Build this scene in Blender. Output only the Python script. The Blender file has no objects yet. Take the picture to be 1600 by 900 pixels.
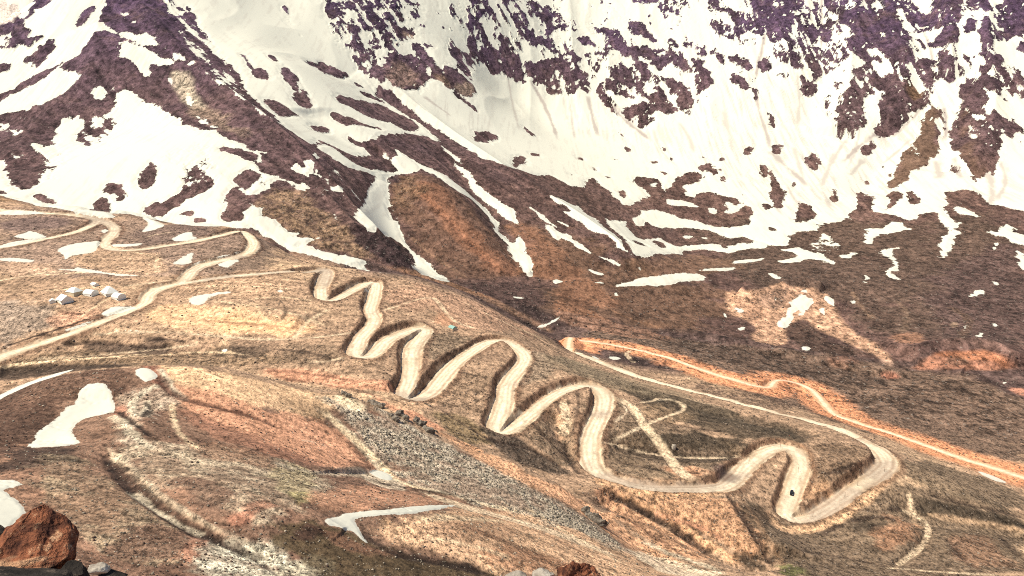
QUAL = 1.0
import bpy, math, random
import numpy as np
from mathutils import Vector

# ------------------------------------------------------------------ camera geometry (photo pixels 1600x900)
F = 1400.0
PITCH = math.radians(12.0)
SP, CP = math.sin(PITCH), math.cos(PITCH)

def ray(u, v):
    """Horizontal azimuth and slope (dz / horizontal distance) of the sight line through a photo pixel."""
    x = (np.asarray(u, float) - 800.0) / F
    y = (450.0 - np.asarray(v, float)) / F
    dy = CP + y * SP
    dz = -SP + y * CP
    h = np.hypot(x, dy)
    return np.arctan2(x, dy), dz / h, h / dy

def ctrl(u, v, Y=None, z=None):
    az, sl, k = ray(u, v)
    r = Y * k if Y is not None else z / sl
    return (float(az), float(r), float(r * sl))

def hid(u, Y, z):
    az = math.atan2((u - 800.0) / F, 0.955)
    return (az, Y / math.cos(az), z)

# ------------------------------------------------------------------ noise on arrays
def _hash(ix, iy, seed):
    h = (ix.astype(np.uint32) * np.uint32(374761393) + iy.astype(np.uint32) * np.uint32(668265263)
         + np.uint32((seed * 2246822519) & 0xffffffff))
    h = (h ^ (h >> np.uint32(13))) * np.uint32(1274126177)
    return ((h ^ (h >> np.uint32(16))) & np.uint32(0xffffff)).astype(np.float32) / np.float32(0xffffff)

def vnoise(x, y, seed):
    ix = np.floor(x).astype(np.int32); iy = np.floor(y).astype(np.int32)
    fx = (x - ix).astype(np.float32); fy = (y - iy).astype(np.float32)
    fx = fx * fx * fx * (fx * (fx * 6 - 15) + 10); fy = fy * fy * fy * (fy * (fy * 6 - 15) + 10)
    a = _hash(ix, iy, seed); b = _hash(ix + 1, iy, seed)
    c = _hash(ix, iy + 1, seed); d = _hash(ix + 1, iy + 1, seed)
    return ((a + (b - a) * fx) + ((c + (d - c) * fx) - (a + (b - a) * fx)) * fy) * 2 - 1

def fbm(x, y, wl, octs, seed, gain=0.5, ridged=False):
    s = np.zeros(x.shape, np.float32); a = 1.0; t = 0.0
    ca, sa = math.cos(0.6), math.sin(0.6)
    px, py = x / wl, y / wl
    for o in range(octs):
        n = vnoise(px + 17.3 * o, py - 9.1 * o, seed + o)
        if ridged: n = 1 - 2 * np.abs(n)
        s += a * n; t += a; a *= gain
        px, py = (ca * px - sa * py) * 2.03, (sa * px + ca * py) * 2.03
    return s / t

def sstep(a, b, x):
    t = np.clip((x - a) / (b - a), 0, 1)
    return t * t * (3 - 2 * t)

# ------------------------------------------------------------------ the polar survey grid of the land
AZ_IN = math.radians(38.0)
_az_side = np.radians(np.array([39, 41, 43, 46, 50, 57, 66, 78, 92, 108, 126, 146, 166, 180.0]))
NCOL = int(QUAL * 1180)
AZ = np.concatenate([-_az_side[::-1], np.linspace(-AZ_IN, AZ_IN, NCOL), _az_side])
def _geo(a, b, n): return list(np.geomspace(a, b, n, endpoint=False))
RR = np.array([0.3, 1.0] + _geo(1.6, 12, 26) + _geo(12, 118, 40) + _geo(118, 400, int(QUAL * 330)) +
              _geo(400, 1100, int(QUAL * 400)) + _geo(1100, 3000, int(QUAL * 500)) + _geo(3000, 5200, 40) + [5200.0])
NA, NR = len(AZ), len(RR)
LNR = np.log(RR)
GA, GR = np.meshgrid(AZ, RR, indexing='ij')
GX = (GR * np.sin(GA)); GY = (GR * np.cos(GA))

# ------------------------------------------------------------------ surveyed spot heights
PTS = []
for p in [(0,900,125),(200,900,138),(400,900,150),(600,900,170),(800,900,195),(950,900,228),(1050,900,275),
          (0,800,155),(200,800,168),(400,800,180),(600,800,205),(700,800,228),(800,850,222),(900,850,262),
          (0,700,205),(200,700,215),(400,700,245),(520,700,290),(590,742,276),(700,760,285),(800,790,290),
          (0,630,262),(110,580,302),(250,571,312),(350,578,325),(440,598,345),(540,618,365),(620,655,362),
          (700,690,356),(780,725,350),(860,760,345),(920,800,335),(1000,865,303),(250,640,262),(400,640,290),(640,800,212),(520,760,230),
          # far slopes: left peak and its spurs
          (0,45,1900),(60,5,1960),(220,-40,1960),(220,0,1900),(200,100,1650),(200,200,1450),(200,325,1090),(60,200,1480),(0,290,1150),
          (300,110,1640),(400,200,1400),(520,300,1235),(600,385,1080),(690,440,1010),(400,330,1060),(300,250,1230),(480,380,1010),
          (380,20,2010),(450,100,1750),(500,200,1530),(560,250,1430),(600,310,1310),(640,400,1150),(700,436,1060),
          (660,275,1450),(720,350,1300),(800,425,1160),(740,420,1150),(830,440,1130),
          (600,160,1960),(750,255,1720),(840,310,1560),(900,345,1480),(1000,420,1260),
          (800,310,1500),(700,250,1620),
          (700,100,2200),(600,0,2330),(750,0,2560),(800,150,2380),(900,200,2280),(1000,250,2120),(900,130,2480),(900,0,2850),(1100,100,2520),(1100,0,2800),
          (1100,250,2100),(1100,330,1800),(1100,400,1500),(1000,340,1700),(1300,0,2680),(1300,100,2420),(1300,200,2180),(1300,330,1780),(1450,100,2300),
          (1450,0,2560),(1600,0,2400),(1600,100,2200),(1600,200,2000),(1500,300,1800),(1600,330,1650),(1600,400,1400),
          (1500,450,1210),(1300,420,1350),(1300,500,1075),(1250,450,1225),(1130,480,1130),(1500,600,820),(1500,545,925),(1420,580,880),(1590,580,860),
          (1300,580,860),(1600,650,735),(1100,520,1000),(1000,480,1080),(760,482,960),(870,500,965),(900,440,1150)]:
    PTS.append(ctrl(p[0], p[1], Y=p[2]))
for p in [(250,560,-150),(0,600,-155),(100,570,-152),(440,590,-157),(540,605,-160),(600,600,-160),(700,670,-172),(780,700,-181),(860,740,-189),
          (0,555,-150),(110,512,-143),(222,468,-136),(300,435,-132),(390,375,-127),(385,360,-125),(250,385,-122),(180,357,-118),(0,388,-118),(0,330,-104),
          (0,305,-99),(100,325,-104),(200,332,-110),(300,352,-118),(430,388,-138),
          (500,420,-139),(500,465,-143),(580,440,-147),(560,550,-154),(655,510,-160),(640,615,-167),(800,530,-174),(780,670,-181),(920,600,-188),
          (925,735,-196),(1130,755,-204),(1240,695,-210),(1220,815,-218),(1390,705,-224),(890,545,-232),(1100,617,-227),(1300,668,-225.5),
          (905,530,-237),(1200,598,-244),(1330,660,-249),(1600,746,-256),
          (870,546,-209),(915,573,-214),(848,552,-196),(560,420,-145),(640,430,-153),(720,455,-166),(800,497,-190),(860,527,-213),(1000,590,-229),
          (300,500,-143),(500,500,-150),(420,540,-151),(720,530,-170),(1000,680,-196),(1050,740,-201),(1100,660,-205),(1500,760,-227),(1450,850,-222),
          (1600,850,-234),(1600,800,-240),(1300,860,-215),(1100,800,-200),(1000,790,-192),(1100,870,-191),(1200,890,-197),(1600,900,-222),(1350,900,-206),
          (960,770,-188),(1100,900,-183),(900,515,-247),(870,512,-248),(1000,520,-255),(1200,560,-262),(1400,640,-261),(1600,700,-261),(1250,620,-256),(1060,545,-250),(1480,735,-240)]:
    PTS.append(ctrl(p[0], p[1], z=p[2]))
for p in [(0,330,-142),(110,370,-148),(250,385,-150),(350,395,-153),(440,405,-153),(540,412,-150),(620,405,-157),(700,400,-165),(780,392,-172),(860,388,-181),(920,372,-182),(1000,345,-186),
          (430,930,-165),(300,960,-150),(200,980,-142),(100,980,-138),(0,1040,-132),(560,850,-180),(640,870,-195),(720,860,-215),(800,860,-240),
          # outside the picture
          (-700,130,-60),(-700,300,-80),(-700,600,-130),(-900,1200,-100),(-1000,2000,50),(-300,2600,90),(2300,200,-150),(2400,450,-230),(2400,800,-260),(2400,1400,-200),(2500,2200,150),
          (0,2500,-120),(0,3200,-60),(0,3800,320),(60,3900,380),(150,3000,20),(300,2500,330),(500,2900,450),(800,3200,520),(1100,3200,520),(1400,3000,500),(1700,2800,420),(1700,2400,300),(-200,4600,380),(800,4800,350),(1600,4800,350)]:
    PTS.append(hid(*p))
PTS = np.array(PTS)

def tps_fit(P):
    q = np.stack([P[:, 0], np.log(P[:, 1])], 1); n = len(q)
    d2 = ((q[:, None] - q[None]) ** 2).sum(-1)
    K = 0.5 * d2 * np.log(d2 + 1e-12) + np.eye(n) * 2e-4
    A = np.zeros((n + 3, n + 3)); A[:n, :n] = K
    A[:n, n] = 1; A[:n, n + 1:] = q; A[n:, :n] = A[:n, n:].T
    b = np.zeros(n + 3); b[:n] = P[:, 2] / P[:, 1]          # heights as slopes seen from the pass: near spots keep their precision
    w = np.linalg.solve(A, b)
    return q, w

Q, W = tps_fit(PTS)
def tps(az, lr):
    out = np.full(az.shape, W[len(Q)]) + az * W[len(Q) + 1] + lr * W[len(Q) + 2]
    for (a, l), w in zip(Q, W[:len(Q)]):
        d2 = (az - a) ** 2 + (lr - l) ** 2
        out += 0.5 * w * d2 * np.log(d2 + 1e-12)
    return out

_sel = np.abs(AZ) < 1.05
Z = np.empty((NA, NR))
_ga = np.clip(GA, -0.80, 0.80)
Z[_sel] = tps(_ga[_sel], np.log(np.maximum(GR[_sel], 70))) * GR[_sel]
# outside the survey the land simply runs on round the pass
_e0, _e1 = np.where(_sel)[0][[0, -1]]
_back = -30 - 0.02 * RR
for i in range(NA):
    if not _sel[i]:
        e = Z[_e0] if AZ[i] < 0 else Z[_e1]
        t = sstep(1.05, 2.2, abs(AZ[i]))
        Z[i] = e * (1 - t) + _back * t
# the ledge of the pass on which the photographer stands, and the steep drop under it
_rim = 2.9 + 0.5 * sstep(0.3, 0.52, -GA)
_rim = np.where(np.abs(GA) > 0.75, 3.0, _rim)
_near = np.where(GR < _rim, -1.77, -1.77 - (GR - _rim) * 0.67)
_t = sstep(75, 125, GR)
Z = _near * (1 - _t) + Z * _t

def raycast(u, v):
    """First point of the land on the sight line through each photo pixel: arrays x, y, z (r)."""
    u = np.atleast_1d(np.asarray(u, float)); v = np.atleast_1d(np.asarray(v, float))
    az, sl, _ = ray(u, v)
    out = np.zeros((len(u), 4))
    ci = np.clip(np.searchsorted(AZ, az) - 1, 0, NA - 2)
    j0 = np.searchsorted(RR, 20.0)
    for k in range(len(u)):
        i = ci[k]; f = (az[k] - AZ[i]) / (AZ[i + 1] - AZ[i])
        h = (Z[i] * (1 - f) + Z[i + 1] * f)
        e = h / RR - sl[k]
        hit = np.nonzero(e[j0:] >= 0)[0]
        if len(hit) == 0:
            r = RR[-2]
        else:
            j = j0 + hit[0]
            if j == j0: r = RR[j]
            else:
                t = -e[j - 1] / (e[j] - e[j - 1]); r = RR[j - 1] + t * (RR[j] - RR[j - 1])
        out[k] = (r * math.sin(az[k]), r * math.cos(az[k]), r * sl[k], r)
    return out

def height(x, y):
    """Height of the land at x, y (arrays)."""
    x = np.atleast_1d(np.asarray(x, float)); y = np.atleast_1d(np.asarray(y, float))
    az = np.arctan2(x, y); lr = np.log(np.maximum(np.hypot(x, y), 0.31))
    i = np.clip(np.searchsorted(AZ, az) - 1, 0, NA - 2); j = np.clip(np.searchsorted(LNR, lr) - 1, 0, NR - 2)
    f = (az - AZ[i]) / (AZ[i + 1] - AZ[i]); g = (lr - LNR[j]) / (LNR[j + 1] - LNR[j])
    return (Z[i, j] * (1 - f) + Z[i + 1, j] * f) * (1 - g) + (Z[i, j + 1] * (1 - f) + Z[i + 1, j + 1] * f) * g
# ------------------------------------------------------------------ relief: spurs, gullies, rough ground
def densify(px, step=8.0, closed=False):
    px = [tuple(map(float, p)) for p in px]
    if closed: px = px + [px[0]]
    out = []
    for (a, b), (c, d) in zip(px[:-1], px[1:]):
        n = max(1, int(math.hypot(c - a, d - b) / step))
        for k in range(n):
            out.append((a + (c - a) * k / n, b + (d - b) * k / n))
    if not closed: out.append(px[-1])
    return out

def chaikin(px, n=2, closed=False):
    for _ in range(n):
        q = []
        m = len(px)
        if not closed: q.append(px[0])
        for k in range(m if closed else m - 1):
            a, b = px[k], px[(k + 1) % m]
            q.append((0.75 * a[0] + 0.25 * b[0], 0.75 * a[1] + 0.25 * b[1]))
            q.append((0.25 * a[0] + 0.75 * b[0], 0.25 * a[1] + 0.75 * b[1]))
        if not closed: q.append(px[-1])
        px = q
    return px

def near_window(xs, ys, pad):
    """Index box of the survey grid round a set of points, widened by pad metres."""
    az = np.arctan2(xs, ys); r = np.hypot(xs, ys)
    rm = max(20.0, r.min() - pad)
    da = pad / rm
    i0 = max(0, np.searchsorted(AZ, az.min() - da) - 1); i1 = min(NA, np.searchsorted(AZ, az.max() + da) + 1)
    j0 = max(0, np.searchsorted(RR, r.min() - pad) - 1); j1 = min(NR, np.searchsorted(RR, r.max() + pad) + 1)
    return slice(i0, i1), slice(j0, j1)

def line_dist(x, y, P):
    """Distance of x, y to polyline P (n,2); also the parameter (segment index + t) of the nearest point."""
    best = np.full(x.shape, 1e9, np.float32); par = np.zeros(x.shape, np.float32)
    for k in range(len(P) - 1):
        ax, ay = P[k]; bx, by = P[k + 1]
        dx, dy = bx - ax, by - ay; L = dx * dx + dy * dy + 1e-9
        t = np.clip(((x - ax) * dx + (y - ay) * dy) / L, 0, 1)
        d = (x - ax - t * dx) ** 2 + (y - ay - t * dy) ** 2
        m = d < best
        best = np.where(m, d, best); par = np.where(m, k + t, par)
    return np.sqrt(best), par

def crease(px, h, w, sharp=False, taper=True):
    P = raycast(*np.array(densify(chaikin(px), 25)).T)[:, :2]
    si, sj = near_window(P[:, 0], P[:, 1], 3 * w)
    d, par = line_dist(GX[si, sj], GY[si, sj], P)
    f = np.exp(-d / w) - math.exp(-3) * 0 if sharp else np.exp(-(d / w) ** 2)
    f = np.where(d < 3 * w, f, 0) * (1 - sstep(2 * w, 3 * w, d))
    if taper:
        f = f * sstep(0, 0.15, par / (len(P) - 1)) * sstep(0, 0.15, 1 - par / (len(P) - 1))
    Z[si, sj] += h * f

for c in [([(215,0),(250,60),(310,120),(400,190),(480,260),(540,330),(600,395),(660,432)], 22, 45, True),
          ([(500,300),(525,330),(560,365)], 9, 14, True),
          ([(150,40),(160,80),(130,140),(60,200),(20,260)], 18, 50, True),
          ([(640,275),(700,325),(760,380),(830,432)], 16, 60),
          ([(625,250),(600,310),(615,365),(690,436)], -16, 36),
          ([(690,235),(765,315),(805,380),(822,425)], -14, 26),
          ([(560,110),(640,170),(740,245),(840,308),(930,368),(1000,425)], 20, 50, True),
          ([(480,170),(560,230),(600,235)], -10, 40),
          ([(1340,-20),(1330,100),(1320,200),(1310,215)], 34, 60, True),
          ([(1400,60),(1420,140),(1390,190)], 22, 40, True),
          ([(1470,-20),(1480,60),(1490,120)], 30, 45, True),
          ([(1545,-20),(1540,90),(1560,190),(1520,270)], 28, 55, True),
          ([(1440,-20),(1455,90),(1410,190),(1340,310)], -14, 45),
          ([(1505,60),(1490,170),(1470,270)], -14, 40),
          ([(1280,-20),(1283,90),(1270,200)], -10, 40),
          ([(1210,-20),(1215,60),(1240,100)], 14, 45, True),
          ([(1150,460),(1195,468),(1240,448),(1290,455)], 13, 26, True),
          ([(1420,562),(1470,549),(1545,547),(1590,575)], 15, 34, True),
          ([(1310,575),(1340,570),(1390,590)], 7, 20),
          ([(1000,500),(1100,530),(1200,548),(1300,572)], 7, 16),
          # folds of the near hill
          ([(150,702),(195,755),(255,800),(330,842),(430,872)], -1.8, 5, True),
          ([(500,640),(545,690),(592,742),(720,786),(800,792)], -1.0, 18),
          ([(505,805),(560,800),(590,848),(660,868),(790,896)], -0.9, 11),
          ([(500,612),(580,646),(640,668),(700,690),(760,716),(840,752),(920,798)], 3.5, 9, True),
          ([(300,572),(420,640),(520,720),(570,740)], 2, 26),
          ([(40,690),(110,650),(160,610)], -2.5, 10),
          ([(210,640),(235,690),(180,680)], 1.8, 6),
          # folds of the far side of the ridge
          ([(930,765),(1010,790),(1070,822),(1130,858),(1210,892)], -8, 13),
          ([(1130,790),(1180,830),(1220,870)], 5, 16),
          ([(1415,770),(1425,800),(1452,828),(1440,855),(1395,885)], -2.5, 5, True),
          ([(1400,800),(1500,812),(1600,830)], -4, 12),
          ([(1340,720),(1300,735),(1270,745)], 3, 12),
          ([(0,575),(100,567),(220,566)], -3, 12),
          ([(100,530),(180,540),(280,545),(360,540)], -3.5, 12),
          ([(330,480),(420,490),(480,505)], 3, 18),
          ([(960,600),(1050,625),(1150,650),(1280,680)], -4, 10),
          ([(950,690),(1050,708),(1160,700)], -4, 10),
          ([(860,640),(880,680),(900,720)], -5, 7),
          ]:
    crease(*c)

# rough ground: broad swells, then blocks and rills, all sized in metres
_far = sstep(900, 1300, GR); _mid = sstep(360, 430, GR) * (1 - _far); _nr = sstep(90, 150, GR) * (1 - sstep(360, 430, GR))
Z += _far * (fbm(GX, GY, 260, 2, 11, 0.35) * 5)
Z += _mid * (fbm(GX, GY, 60, 4, 51, 0.5) * 1.7 + fbm(GX, GY, 9, 3, 61, 0.6) * 0.35)
Z += _nr * (fbm(GX, GY, 34, 4, 71, 0.5) * 1.0 + fbm(GX, GY, 5, 3, 81, 0.6) * 0.16)
_wall = sstep(1700, 2100, GR) * sstep(-120, 20, Z)
Z += _wall * fbm(GX * 1.0, GY * 0.35, 110, 2, 91, 0.45, True) * 9
# ------------------------------------------------------------------ roads: cut into the slope, each a level bench with bank and fill
ROADS = [  # px path, half width of the bench (m), half width of the worn lane, cut depth
 ([(-60,585),(0,555),(37,545),(75,532),(112,519),(150,505),(185,491),(215,480),(230,472),(230,461),(242,452),(262,447),(285,441),(292,434),(305,416),(350,405),(385,397),(398,386),(395,375),(385,364),(374,359),(364,361),(345,367),(300,377),(250,385),(212,390),(180,391),(162,385),(166,374),(180,363),(180,354),(165,346),(140,338),(107,334),(60,332),(0,327),(-60,325)], 5.5, 3.2, 0.5),
 ([(-60,398),(0,387),(37,380),(75,372),(110,365),(138,356),(150,346)], 4.5, 2.6, 0.2),
 ([(242,452),(262,447),(300,440),(350,433),(400,428),(450,424),(485,421)], 4.2, 2.4, 0.0),
 ([(470,422),(485,420),(505,418),(511,421),(508,430),(502,442),(501,455),(504,465),(516,467),(532,460),(546,451),(570,440),(583,436),(588,441),(586,450),(582,468),(576,480),(584,490),(584,500),(575,512),(565,522),(557,535),(553,546),(563,554),(580,551),(592,541),(602,527),(625,517),(645,509),(660,508),(665,515),(653,527),(643,540),(642,555),(643,570),(640,590),(632,604),(630,614),(643,619),(662,616),(676,605),(688,589),(702,571),(720,555),(741,544),(757,532),(775,526),(793,528),(807,537),(821,550),(821,560),(810,573),(800,584),(790,597),(790,615),(785,635),(777,654),(774,665),(783,671),(798,666),(812,656),(828,643),(847,625),(867,611),(887,602),(912,596),(932,601),(946,614),(943,635),(931,657),(923,675),(921,700),(923,722),(936,737),(960,747),(990,755),(1025,759),(1062,760),(1100,759),(1130,755),(1150,745),(1163,727),(1180,711),(1200,698),(1220,692),(1238,695),(1250,707),(1253,722),(1247,737),(1240,755),(1235,775),(1227,790),(1227,801),(1240,808),(1258,806),(1278,799),(1300,786),(1320,771),(1342,754),(1370,737),(1386,724),(1387,712),(1374,699),(1350,687),(1325,676),(1310,671)], 6.4, 2.4, 2.4),
 ([(1335,681),(1310,671),(1275,660),(1200,642),(1125,622),(1050,603),(1000,590),(968,578),(938,566),(908,554),(891,546),(886,540),(893,534),(912,532),(937,535),(975,542),(1012,550),(1050,560),(1087,574),(1125,587),(1162,597),(1188,604),(1203,604),(1206,598),(1216,594),(1232,595),(1250,600),(1268,609),(1279,622),(1292,637),(1312,651),(1350,664),(1400,679),(1450,697),(1500,715),(1550,730),(1600,746),(1670,770)], 4.8, 2.2, 0.3),
]
TRACKS = [ # lesser dirt tracks: px path, half width
 ([(-40,442),(0,438),(50,428),(100,423),(90,424)], 2.0), ([(150,521),(200,518),(260,518),(330,523),(400,530),(440,530),(480,528),(530,522),(548,519),(560,521)], 2.2),
 ([(460,527),(475,508),(490,495),(512,484)], 1.8), ([(600,484),(630,474),(655,466),(676,463),(686,472),(698,490),(712,504),(740,512)], 2.0),
 ([(548,553),(530,560),(500,566),(482,564)], 1.8), ([(60,560),(140,556),(230,547),(310,537)], 1.2),
 ([(948,618),(985,630),(1000,655),(1020,680),(1035,700),(1060,735),(1085,752)], 3.2), ([(1000,628),(1040,622),(1068,630),(1072,640),(1040,650),(1000,665)], 1.5),
 ([(945,690),(1000,706),(1060,714),(1120,716),(1170,712)], 1.6), ([(880,628),(885,655),(880,680)], 3.0),
 ([(990,565),(975,552),(985,548)], 2.5), ([(1420,770),(1424,792),(1428,803)], 1.4), ([(1412,797),(1428,803),(1450,818),(1452,832),(1440,855),(1403,882)], 1.6), ([(1385,886),(1460,893),(1560,898)], 1.0),
 ([(230,370),(238,367),(270,362)], 1.2), ([(245,402),(240,417),(250,425)], 1.5), ([(200,446),(250,440),(290,434)], 1.5),
]
ROADD = np.full((NA, NR), 99.0, np.float32)      # metres outside the bench edge
LANED = np.full((NA, NR), 99.0, np.float32)      # metres from the centre line
TRACKD = np.full((NA, NR), 99.0, np.float32)
ROAD_XY = []
def smooth(a, n):
    k = np.hanning(2 * n + 3)[1:-1]; k /= k.sum()
    return np.convolve(np.pad(a, n, mode='edge'), k, mode='valid')
def carve(px, w, cut, fill_s, cut_s, D, L=None, reach=16.0, levelling=9):
    C = raycast(*np.array(densify(chaikin(px, 2), 3.0)).T)
    X, Y, ZZ = smooth(C[:, 0], 2), smooth(C[:, 1], 2), smooth(C[:, 2], levelling) - cut
    P = np.stack([X, Y], 1)
    keep = [0]
    for k in range(1, len(P)):
        if np.hypot(*(P[k] - P[keep[-1]])) > 1.2: keep.append(k)
    P = P[keep]; ZZ = ZZ[keep]
    _s = np.arange(len(P)) * 1.5
    WW = w * (1 + 0.30 * (fbm(_s, _s * 0 + w * 7.7, 34.0, 3, 17)).astype(float) * (1 if w > 3 else 0.5))
    _rag = fbm(GX, GY, 6, 3, 8, 0.65) * min(0.6, w * 0.1)
    lo = np.full((NA, NR), -1e9, np.float32); hi = np.full((NA, NR), 1e9, np.float32)
    dn = np.full((NA, NR), 1e9, np.float32); zn = np.zeros((NA, NR), np.float32); wn = np.full((NA, NR), w, np.float32)
    for k in range(0, len(P) - 1, 6):
        Q_ = P[k:k + 7]; zq = ZZ[k:k + 7]
        si, sj = near_window(Q_[:, 0], Q_[:, 1], w + reach)
        x, y = GX[si, sj], GY[si, sj]
        d, par = line_dist(x, y, Q_)
        zr = np.interp(par, np.arange(len(Q_)), zq); wr = np.interp(par, np.arange(len(Q_)), WW[k:k + 7])
        o = np.maximum(d - wr + _rag[si, sj], 0)
        ok = o < reach
        hi[si, sj] = np.where(ok, np.minimum(hi[si, sj], zr + o * cut_s), hi[si, sj])
        lo[si, sj] = np.where(ok, np.maximum(lo[si, sj], zr - o * fill_s), lo[si, sj])
        m = d < dn[si, sj]
        zn[si, sj] = np.where(m, zr, zn[si, sj]); wn[si, sj] = np.where(m, wr, wn[si, sj]); dn[si, sj] = np.minimum(dn[si, sj], d)
    wob = (fbm(GX, GY, 6, 3, 5, 0.6) * 1.1 + fbm(GX, GY, 28, 2, 6) * 1.5) * min(1.2, w * 0.2)
    core = dn < wn
    Z[:] = np.where(core, zn, np.where(lo > hi, 0.5 * (lo + hi), np.clip(Z, lo, hi)))
    D[:] = np.minimum(D, dn - wn + wob)
    if L is not None: L[:] = np.minimum(L, dn)
    return P, ZZ
for px, w in TRACKS:
    carve(px, w, 0.35, 0.6, 0.9, TRACKD, reach=5.0, levelling=5)
for px, w, lw, cut in ROADS:
    ROAD_XY.append(carve(px, w, cut, 0.75, 2.1, ROADD, LANED))
# ------------------------------------------------------------------ snow: outlines surveyed on the photo, laid on the land
def parse(s):
    return [tuple(float(a) for a in p.split(',')) for p in s.split()]
# crest of the road hillside: what lies above it in the picture stands beyond it
_crest = [(-60,290),(0,305),(60,320),(120,333),(200,335),(300,353),(345,353),(380,354),(430,387),(500,406),(560,422),(640,432),(720,457),(800,499),(860,530),(890,552)]
_cu = raycast(*np.array(densify(_crest, 20)).T + np.array([[0], [2.0]]))
_ca = np.arctan2(_cu[:, 0], _cu[:, 1]); _o = np.argsort(_ca)
CREST_R = np.interp(AZ, _ca[_o], _cu[_o, 3]); CREST_R[AZ > _ca.max()] = 760
CREST_R = smooth(CREST_R, 6)[:NA] if len(smooth(CREST_R, 6)) >= NA else CREST_R
_ncrest = [(-60,650),(0,622),(50,597),(110,580),(180,572),(250,571),(300,573),(350,579),(440,599),(540,620),(620,657),(700,692),(780,727),(860,762),(920,802),(1000,868),(1040,899)]
_nu = raycast(*np.array(densify(_ncrest, 20)).T + np.array([[0], [3.0]]))
_na = np.arctan2(_nu[:, 0], _nu[:, 1]); _o = np.argsort(_na)
NCREST_R = np.interp(AZ, _na[_o], np.maximum.accumulate(_nu[_o, 3]) if False else _nu[_o, 3])
NCREST_R[AZ > _na.max()] = 240

def poly_xy(px, beyond=False, closed=True, soften=1):
    H = raycast(*np.array(densify(chaikin(px, soften, closed), 10, closed)).T)
    az = np.arctan2(H[:, 0], H[:, 1]); r = H[:, 3]
    if beyond:
        r = np.maximum(r, np.interp(az, AZ, CREST_R) + 8)
    return np.stack([r * np.sin(az), r * np.cos(az)], 1)

def signed(px, beyond=False, pad_px=14, soften=1):
    """Window of the grid and signed distance to an outline, in units of 1/1400 of the range."""
    P = poly_xy(px, beyond, True, soften)
    rr = np.hypot(P[:, 0], P[:, 1]).max()
    si, sj = near_window(P[:, 0], P[:, 1], pad_px * rr / 1400.0)
    x, y = GX[si, sj], GY[si, sj]
    R = np.concatenate([P, P[:1]])
    d, _ = line_dist(x, y, R)
    ins = np.zeros(x.shape, bool)
    for (ax, ay), (bx, by) in zip(R[:-1], R[1:]):
        if ay == by: continue
        c = ((ay > y) != (by > y)) & (x < (bx - ax) * (y - ay) / (by - ay) + ax)
        ins ^= c
    sd = np.where(ins, d, -d) * 1400.0 / GR[si, sj]
    return si, sj, np.clip(sd, -pad_px, 40)

_wl = np.where(GR > 850, 48.0, np.where(GR > 400, 14.0, 5.0)).astype(np.float32)
_sx, _sy = GX / _wl, GY / _wl
SN = fbm(_sx, _sy * 0.8, 1.0, 6, 211, 0.68) * 2.2                 # ragged edge
SNF = fbm(_sx, _sy * 0.55, 0.33, 5, 231, 0.75) * 2.0              # melting into dots
# fall-line streaks of the far slopes
_ax, _al = GX * 0.77 + GY * 0.64, GX * 0.64 - GY * 0.77
_wl_ = sstep(0.10, -0.02, GA)[...] if False else (1 - sstep(-0.02, 0.10, GA))
STREAK = (fbm(_ax / 11.0, _al / 120.0, 1.0, 5, 251, 0.68) * _wl_ + fbm(GX / 11.0, GY / 90.0, 1.0, 5, 261, 0.68) * (1 - _wl_)) * 2.0
STREAK = STREAK.astype(np.float32)
_fm = (GR > 850)
SN = np.where(_fm, SN * 0.62 + STREAK * 0.75, SN).astype(np.float32)
SNOW = np.full((NA, NR), -30.0, np.float32)

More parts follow.
